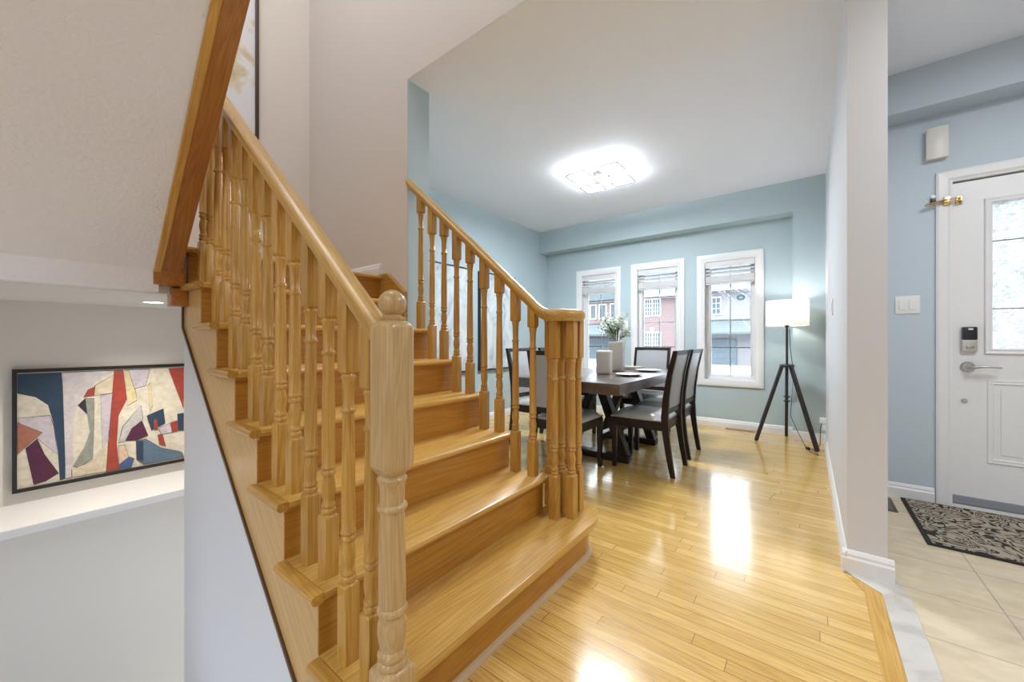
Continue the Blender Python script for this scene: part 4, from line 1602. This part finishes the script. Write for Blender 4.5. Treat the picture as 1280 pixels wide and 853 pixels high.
obj('foot_switch', bm, M['black_plastic'], lp)
d = bpy.data.lights.new('lamp_bulb_light', 'POINT')
d.energy = 3.6
d.shadow_soft_size = 0.035
d.color = (1.0, 0.95, 0.88)
o = bpy.data.objects.new('lamp_bulb_light', d)
o.location = (lx, ly, 1.36)
COL.objects.link(o)

# plug-in adapter at the outlet behind the lamp
t_ = thing('wall_outlet', 'white wall outlet with a plugged in adapter near the lamp', 'outlet', (0.14, 4.74, 0.24))
bm = B()
box(bm, 0.133, 0.1395, 4.700, 4.776, 0.185, 0.303, 0.002)
obj('plate', bm, M['plastic_white'], t_)
bm = B()
box(bm, 0.088, 0.133, 4.715, 4.762, 0.250, 0.300, 0.006)
obj('adapter', bm, M['plastic_white'], t_)
bm = B()
box(bm, 0.104, 0.133, 4.712, 4.762, 0.186, 0.236, 0.005)
ad = obj('power_adapter', bm, M['plastic_white'], t_)
bm = B()
box(bm, 0.1035, 0.1042, 4.724, 4.748, 0.200, 0.222)
obj('adapter_face', bm, M['cord'], ad, 0, local=True).data.transform(Matrix.Translation(-t_.location))
# floor vent below the pier
t_ = thing('floor_register', 'brown wooden floor vent in the hardwood below the right window', 'floor vent', (-0.63, 5.15, 0))
bm = B()
box(bm, -0.78, -0.47, 5.10, 5.195, 0.0, 0.004, 0.001)
obj('vent_frame', bm, M['oak_x'], t_)
bm = B()
for k in range(14):
    xx = -0.765 + 0.0205 * k
    box(bm, xx, xx + 0.010, 5.115, 5.180, 0.004, 0.0055)
obj('louvre', bm, M['oak_dark_edge'], t_, 0)

# ------------------------------------------------------------------ dining table
TX0, TX1, TY0, TY1, TZ = -1.97, -1.047, 2.59, 4.36, 0.735
tb = thing('dining_table', 'dark espresso dining table with a thick top and splayed trestle legs', 'table', (-1.50, 3.47, 0))
bm = B()
box(bm, TX0, TX1, TY0, TY1, TZ - 0.082, TZ, 0.004)
def table_mat():
    m, nt, b = new_mat('espresso table boards')
    L = nt.links.new
    tc = nt.nodes.new('ShaderNodeTexCoord')
    mp = nt.nodes.new('ShaderNodeMapping')
    mp.inputs['Scale'].default_value = (40, 2.5, 40)
    L(tc.outputs['Object'], mp.inputs[0])
    n = nt.nodes.new('ShaderNodeTexNoise')
    n.inputs['Scale'].default_value = 1
    n.inputs['Detail'].default_value = 4
    L(mp.outputs[0], n.inputs['Vector'])
    cr = nt.nodes.new('ShaderNodeValToRGB')
    cr.color_ramp.elements[0].color = (0.028, 0.014, 0.010, 1)
    cr.color_ramp.elements[1].color = (0.085, 0.042, 0.028, 1)
    L(n.outputs['Fac'], cr.inputs[0])
    L(cr.outputs[0], b.inputs['Base Color'])
    setp(b, rough=0.30, spec=0.6, coat=1.0, coat_rough=0.25)
    bp = nt.nodes.new('ShaderNodeBump')
    bp.inputs['Strength'].default_value = 0.12
    bp.inputs['Distance'].default_value = 0.001
    L(n.outputs['Fac'], bp.inputs['Height'])
    L(bp.outputs[0], b.inputs['Normal'])
    return m
tm = table_mat()
obj('table_top', bm, tm, tb)
bm = B()
box(bm, -1.56, -1.44, 2.90, 4.10, TZ - 0.15, TZ - 0.082, 0.003)
obj('top_beam', bm, M['espresso'], tb, 0)
for yy in (3.20, 3.92):
    for sx in (-1, 1):
        bm = B()
        beam(bm, (-1.50 + sx * 0.035, yy, TZ - 0.10), (-1.50 + sx * 0.255, yy, 0.050), 0.085, 0.075, side=(0, 1, 0))
        obj('trestle_leg', bm, M['espresso'], tb, 0)
    bm = B()
    box(bm, -1.80, -1.20, yy - 0.05, yy + 0.05, 0.0, 0.058, 0.006)
    obj('base_foot', bm, M['espresso'], tb)
bm = B()
box(bm, -1.53, -1.47, 3.25, 3.87, 0.14, 0.20, 0.004)
obj('stretcher', bm, M['espresso'], tb, 0)

# ------------------------------------------------------------------ dining chairs (face +x when unrotated)
def make_chair():
    r = thing('dining_chair', '', 'chair')
    W2 = 0.205
    # rear posts: swept legs rising into the back
    curve = [(-0.250, 0.0), (-0.222, 0.16), (-0.200, 0.32), (-0.192, 0.45), (-0.202, 0.60), (-0.228, 0.78), (-0.272, 0.965)]
    wid = [0.034, 0.040, 0.048, 0.052, 0.046, 0.040, 0.034]
    for s in (-1, 1):
        bm = B()
        loops = []
        for (x_, z_), w in zip(curve, wid):
            y_ = s * (W2 - 0.014)
            loops.append([Vector((x_ - w / 2, y_ - 0.014, z_)), Vector((x_ + w / 2, y_ - 0.014, z_)), Vector((x_ + w / 2, y_ + 0.014, z_)), Vector((x_ - w / 2, y_ + 0.014, z_))])
        loft(bm, loops)
        obj('rear_leg', bm, M['espresso'], r, 25, local=True)
    for s in (-1, 1):
        bm = B()
        y_ = s * (W2 - 0.022)
        loft(bm, [[Vector((0.215 - a, y_ - b, z_)) for a, b in ((-w, -w), (w, -w), (w, w), (-w, w))] for w, z_ in ((0.015, 0.0), (0.021, 0.40))])
        obj('front_leg', bm, M['espresso'], r, 0, local=True)
    bm = B()
    box(bm, -0.180, 0.228, -W2 + 0.004, -W2 + 0.026, 0.345, 0.415)
    box(bm, -0.180, 0.228, W2 - 0.026, W2 - 0.004, 0.345, 0.415)
    box(bm, 0.210, 0.232, -W2 + 0.026, W2 - 0.026, 0.345, 0.415)
    box(bm, -0.195, -0.173, -W2 + 0.03, W2 - 0.03, 0.345, 0.415)
    obj('seat_frame', bm, M['espresso'], r, 0, local=True)
    bm = B()   # domed cushion
    n = 9
    rows = []
    for i in range(n):
        u = -1 + 2 * i / (n - 1)
        row = []
        for j in range(n):
            v = -1 + 2 * j / (n - 1)
            e = (1 - u ** 6) * (1 - v ** 6)
            row.append(bm.verts.new((0.028 + 0.212 * u, 0.200 * v, 0.425 + 0.048 * e ** 0.5)))
        rows.append(row)
    for i in range(n - 1):
        for j in range(n - 1):
            bm.faces.new([rows[i][j], rows[i + 1][j], rows[i + 1][j + 1], rows[i][j + 1]])
    per = [rows[i][0] for i in range(n)] + [rows[n - 1][j] for j in range(1, n)] + [rows[i][n - 1] for i in range(n - 2, -1, -1)] + [rows[0][j] for j in range(n - 2, 0, -1)]
    low = [bm.verts.new((v.co.x, v.co.y, 0.412)) for v in per]
    for i in range(len(per)):
        j = (i + 1) % len(per)
        bm.faces.new([per[i], per[j], low[j], low[i]])
    bm.faces.new(low)
    obj('seat_cushion', bm, M['leather'], r, 50, local=True)
    # back: rails and upholstered panel between posts
    def at(z_):
        for (xa_, za), (xb2, zb) in zip(curve, curve[1:]):
            if za <= z_ <= zb:
                return xa_ + (xb2 - xa_) * (z_ - za) / (zb - za)
        return curve[-1][0]
    yi = W2 - 0.028
    bm = B()
    loft(bm, [[Vector((at(z_) + a, s, z_)) for z_, a in ((0.930, -0.014), (0.930, 0.014), (0.965, 0.014), (0.965, -0.014))] for s in (-yi, yi)])
    obj('top_rail', bm, M['espresso'], r, 0, local=True)
    bm = B()
    loft(bm, [[Vector((at(z_) + a, s, z_)) for z_, a in ((0.47, -0.014), (0.47, 0.014), (0.515, 0.014), (0.515, -0.014))] for s in (-yi, yi)])
    obj('lower_rail', bm, M['espresso'], r, 0, local=True)
    bm = B()
    loops = []
    for k in range(9):
        z_ = 0.513 + (0.932 - 0.513) * k / 8
        x_ = at(z_)
        b_ = 0.010 * sin(pi * k / 8)
        loops.append([Vector((x_ - 0.010, -yi, z_)), Vector((x_ - 0.012 - b_ * 0.4, 0, z_)), Vector((x_ - 0.010, yi, z_)), Vector((x_ + 0.012, yi, z_)), Vector((x_ + 0.016 + b_, 0, z_)), Vector((x_ + 0.012, -yi, z_))])
    loft(bm, loops)
    obj('back_panel', bm, M['leather_back'], r, 50, local=True)
    return r


proto = make_chair()
chairs = [(-1.062, 3.235, 180, 'dark wood chair with grey leather seat on the right side, nearer the stair'),
          (-1.078, 3.805, 180, 'dark wood grey leather chair on the right side, second behind the nearest'),
          (-1.460, 4.345, -90, 'dark wood grey leather chair at the window end of the table'),
          (-1.555, 2.755, 90, 'dark wood grey leather chair at the stair end of the table, partly behind the volute'),
          (-2.130, 3.225, 0, 'dark wood grey leather chair on the left side of the table, nearer the stair'),
          (-2.130, 3.810, 0, 'dark wood grey leather chair on the left side of the table, nearer the windows')]
for i, (x_, y_, a, lab) in enumerate(chairs):
    c = proto if i == 0 else copy_tree(proto)
    c.location = (x_, y_, 0)
    c.rotation_euler = (0, 0, radians(a))
    tag(c, lab, 'chair', 'dining chairs')

# ------------------------------------------------------------------ things on the table
def rbox_vase(name, label, cx_, cy_, w, h, rot, neck=None):
    t = thing(name, label, 'vase', (cx_, cy_, TZ), radians(rot))
    bm = B()
    hw = w / 2
    prof = [(0.86, 0.0), (0.97, 0.006), (1.0, 0.02), (1.0, h - 0.02), (0.97, h - 0.006), (0.88, h), (0.66, h), (0.60, h - 0.008), (0.60, h - 0.06)]
    loops = []
    for k, zz in prof:
        lp_ = [Vector((a, b, zz)) for a, b in rsq(0, 0, hw * k, hw * k * 0.32)]
        loops.append(lp_)
    loft(bm, loops)
    obj('vase_body', bm, M['ceramic'], t, 50, local=True)
    return t


rbox_vase('ceramic_vase', 'short cream square vase at the front of the table', -1.495, 3.335, 0.132, 0.218, 12)
rbox_vase('ceramic_vase', 'tall cream square vase holding the white flowers', -1.545, 3.740, 0.150, 0.30, 12)
fl = thing('flower_arrangement', 'white and green artificial flowers standing in the tall vase', 'flowers', (-1.545, 3.740, TZ + 0.24))
rnd = random.Random(3)
bm = B()
tips = []
for k in range(19):
    a = rnd.uniform(0, 2 * pi)
    r = rnd.uniform(0.02, 0.16)
    h = rnd.uniform(0.13, 0.30) if k else 0.36
    if k == 0:
        a, r = 2.6, 0.08
    tip = Vector((-1.545 + r * cos(a), 3.740 + r * sin(a), TZ + 0.24 + h))
    mid = Vector((-1.545 + r * 0.35 * cos(a), 3.740 + r * 0.35 * sin(a), TZ + 0.24 + h * 0.55))
    tube(bm, [(-1.545 + 0.01 * cos(a), 3.740 + 0.01 * sin(a), TZ + 0.25), mid, tip], 0.0028, 6)
    tips.append((mid, tip))
obj('stems', bm, plain('dark green stem', (0.05, 0.07, 0.035), 0.7), fl)


def leaf(bm, c, d, L_, w):
    d = d.normalized()
    s = d.cross(Vector((rnd.uniform(-1, 1), rnd.uniform(-1, 1), rnd.uniform(-1, 1))))
    if s.length < 1e-3:
        s = Vector((1, 0, 0))
    s.normalize()
    u = s.cross(d)
    p = [c, c + d * L_ * 0.35 + s * w, c + d * L_ + u * 0.1 * L_, c + d * L_ * 0.35 - s * w, c + d * L_ * 0.4 + u * 0.12 * L_]
    v = [bm.verts.new(q) for q in p]
    bm.faces.new([v[0], v[1], v[4]])
    bm.faces.new([v[1], v[2], v[4]])
    bm.faces.new([v[2], v[3], v[4]])
    bm.faces.new([v[3], v[0], v[4]])


bmw, bmg = B(), B()
for mid, tip in tips[1:]:
    for k in range(44):
        c = tip + Vector((rnd.gauss(0, 0.030), rnd.gauss(0, 0.030), rnd.gauss(-0.015, 0.030)))
        leaf(bmw, c, Vector((rnd.uniform(-1, 1), rnd.uniform(-1, 1), rnd.uniform(-0.4, 1))), 0.026, 0.010)
    for k in range(20):
        f = rnd.uniform(0.1, 1)
        c = mid.lerp(tip, f) + Vector((rnd.gauss(0, 0.012), rnd.gauss(0, 0.012), 0))
        leaf(bmg, c, Vector((rnd.uniform(-1, 1), rnd.uniform(-1, 1), rnd.uniform(-0.3, 0.8))), 0.034, 0.009)
for k in range(16):
    f = k / 16
    c = tips[0][0].lerp(tips[0][1], f)
    leaf(bmg, c, Vector((rnd.uniform(-1, 1), rnd.uniform(-1, 1), rnd.uniform(0, 0.8))), 0.026, 0.007)
obj('blossoms', bmw, plain('white blossom', (0.72, 0.76, 0.70), 0.7), fl, 0)
obj('leaves', bmg, plain('sage green leaf', (0.30, 0.40, 0.27), 0.6), fl, 0)


def plate(label, cx_, cy_, r, k=1.0):
    t = thing('dinner_plate', label, 'plate', (cx_, cy_, TZ), 0, 'plates on the table')
    bm = B()
    prof = [(r * 0.55, 0.0), (r * 0.60, 0.002), (r * 0.72, 0.006), (r, 0.016), (r, 0.019), (r * 0.72, 0.010), (r * 0.60, 0.006)]
    lathe(bm, prof, 0, 0, 32)
    obj('plate_body', bm, M['plate'], t, 60, local=True)
    return t


plate('off white round plate on the table, nearest the right chair', -1.240, 3.290, 0.118)
plate('off white round plate on the table in front of the second right chair', -1.270, 3.880, 0.122)
t_ = thing('serving_tray', 'low off white rectangular tray at the window end of the table', 'tray', (-1.535, 4.09, TZ))
bm = B()
prof = [(0.94, 0.0), (1.0, 0.010), (1.0, 0.030), (0.965, 0.030), (0.93, 0.010)]
loft(bm, [[Vector((a, b * 0.62, zz)) for a, b in rsq(0, 0, 0.13 * k_, 0.02)] for k_, zz in prof])
obj('tray_body', bm, M['plate'], t_, 40, local=True)

# ------------------------------------------------------------------ the street outside
bm = B()
box(bm, -60, 40, 6.5, 80, -0.9, -0.60)
struct('snowy_ground', bm, M['snow'], 'snow covered street and lawns outside', 'ground')
def house_window(parent, x0, x1, z0, z1, y, cols=2, rows=4):
    bm = B()
    w = 0.09
    for a, b, c, d_ in ((x0 - w, x1 + w, z1, z1 + w), (x0 - w, x1 + w, z0 - w, z0), (x0 - w, x0, z0, z1), (x1, x1 + w, z0, z1)):
        box(bm, a, b, y - 0.06, y + 0.02, c, d_)
    xm_ = (x0 + x1) / 2
    if cols > 1:
        box(bm, xm_ - 0.05, xm_ + 0.05, y - 0.05, y + 0.01, z0, z1)
    if rows > 1:
        nc = 3 if cols > 1 else 2
        segs_ = ((x0, xm_ - 0.05), (xm_ + 0.05, x1)) if cols > 1 else ((x0, x1),)
        for a, b in segs_:
            for k in range(1, nc):
                xx = a + (b - a) * k / nc
                box(bm, xx - 0.014, xx + 0.014, y - 0.03, y + 0.0, z0, z1)
        for k in range(1, rows):
            zz = z0 + (z1 - z0) * k / rows
            box(bm, x0, x1, y - 0.03, y + 0.0, zz - 0.014, zz + 0.014)
    f = obj('window', bm, M['trim'], parent, 0)
    bm = B()
    box(bm, x0, x1, y - 0.012, y - 0.004, z0, z1)
    obj('pane', bm, M['house_glass'], f, 0, local=True).data.transform(Matrix.Translation(-parent.location))


hb = thing('brick_house', 'pink red brick house seen through the middle window', 'house', (-9.0, 30, -0.6))
bm = B()
box(bm, -11.6, -7.6, 30, 38, -0.6, 4.45)
obj('wall', bm, M['brick'], hb, 0)
bm = B()
prism(bm, [(29.5, 4.50), (38.5, 4.50), (34, 7.0)], 0, -11.9, -7.2)
obj('roof', bm, M['roof'], hb, 0)
bm = B()
box(bm, -11.8, -7.3, 29.45, 29.62, 4.40, 4.55)
box(bm, -7.78, -7.66, 29.86, 29.98, -0.6, 4.40)
obj('gutter', bm, M['trim'], hb, 0)
house_window(hb, -10.05, -8.95, 3.02, 4.22, 30)
house_window(hb, -10.05, -8.95, 0.40, 1.66, 30)
bm = B()
prism(bm, [(-9.62, 1.80), (-9.38, 1.80), (-9.32, 2.06), (-9.68, 2.06)], 1, 29.9, 30.0)
obj('keystone', bm, M['trim'], hb, 0)
hb = thing('brick_house', 'brick house with a teal roof behind the flowers in the left window', 'house', (-14.5, 33, -0.6))
bm = B()
box(bm, -20.0, -13.0, 33, 41, -0.6, 4.75)
obj('wall', bm, M['brick'], hb, 0)
bm = B()
prism(bm, [(-20.4, 4.75), (-12.6, 4.75), (-14.2, 6.5), (-18.5, 6.5)], 1, 32.5, 41)
obj('roof', bm, M['roof'], hb, 0)
for a, b in ((-16.15, -15.65), (-15.25, -14.65), (-14.15, -13.55)):
    house_window(hb, a, b, 3.15, 4.35, 33, 1, 1)
bm = B()
prism(bm, [(31.2, 1.65), (33.0, 2.55), (33.0, 1.5), (31.2, 1.5)], 0, -18.0, -13.0)
obj('porch_roof', bm, M['roof'], hb, 0)
bm = B()
box(bm, -16.6, -13.4, 32.9, 33.0, -0.6, 1.30)
for k in range(1, 4):
    box(bm, -16.55, -13.45, 32.88, 32.91, -0.6 + 0.47 * k, -0.57 + 0.47 * k)
obj('garage_door', bm, M['garage'], hb, 0)
hb = thing('pale_house', 'pale house with a garage seen through the right window', 'house', (-3.0, 30, -0.6))
bm = B()
box(bm, -6.6, -1.6, 30, 38, -0.6, 4.70)
obj('wall', bm, M['siding'], hb, 0)
bm = B()
prism(bm, [(29.4, 4.65), (38.6, 4.65), (34, 7.2)], 0, -7.0, -1.2)
obj('roof', bm, M['roof'], hb, 0)
bm = B()
box(bm, -6.9, -1.3, 29.35, 29.5, 4.50, 4.72)
obj('gutter', bm, M['trim'], hb, 0)
bm = B()
prism(bm, [(28.6, 1.62), (30.0, 2.55), (30.0, 1.50), (28.6, 1.50)], 0, -6.6, -1.6)
obj('porch_roof', bm, M['roof'], hb, 0)
house_window(hb, -5.35, -4.85, 2.95, 4.05, 30, 1, 3)
bm = B()
box(bm, -5.55, -3.85, 29.9, 30.0, -0.6, 1.17)
for k in range(1, 4):
    box(bm, -5.5, -3.9, 29.88, 29.91, -0.6 + 0.44 * k, -0.57 + 0.44 * k)
obj('garage_door', bm, M['garage'], hb, 0)
# bare tree near the right window
tr = thing('bare_tree', 'bare snow dusted tree outside the right window', 'tree', (-0.75, 9.2, -0.6))
bm = B()
rt = random.Random(11)
def branch(p, d, L_, r, depth):
    q = p + d * L_
    m_ = p + d * L_ * 0.5 + Vector((rt.uniform(-1, 1), rt.uniform(-1, 1), rt.uniform(-1, 1))) * L_ * 0.06
    tube(bm, [p, m_, q], [r, r * 0.85, r * 0.65], 6)
    if depth == 0:
        return
    for k in range(3 if depth > 1 else 4):
        nd = (d + Vector((rt.uniform(-1, 1), rt.uniform(-0.6, 0.6), rt.uniform(-0.5, 0.9))) * 0.75).normalized()
        branch(p.lerp(q, rt.uniform(0.45, 1.0)), nd, L_ * rt.uniform(0.55, 0.75), r * 0.55, depth - 1)
branch(Vector((-0.75, 9.2, -0.6)), Vector((0.03, 0, 1)), 1.9, 0.05, 4)
obj('branches', bm, M['bark'], tr, 50)
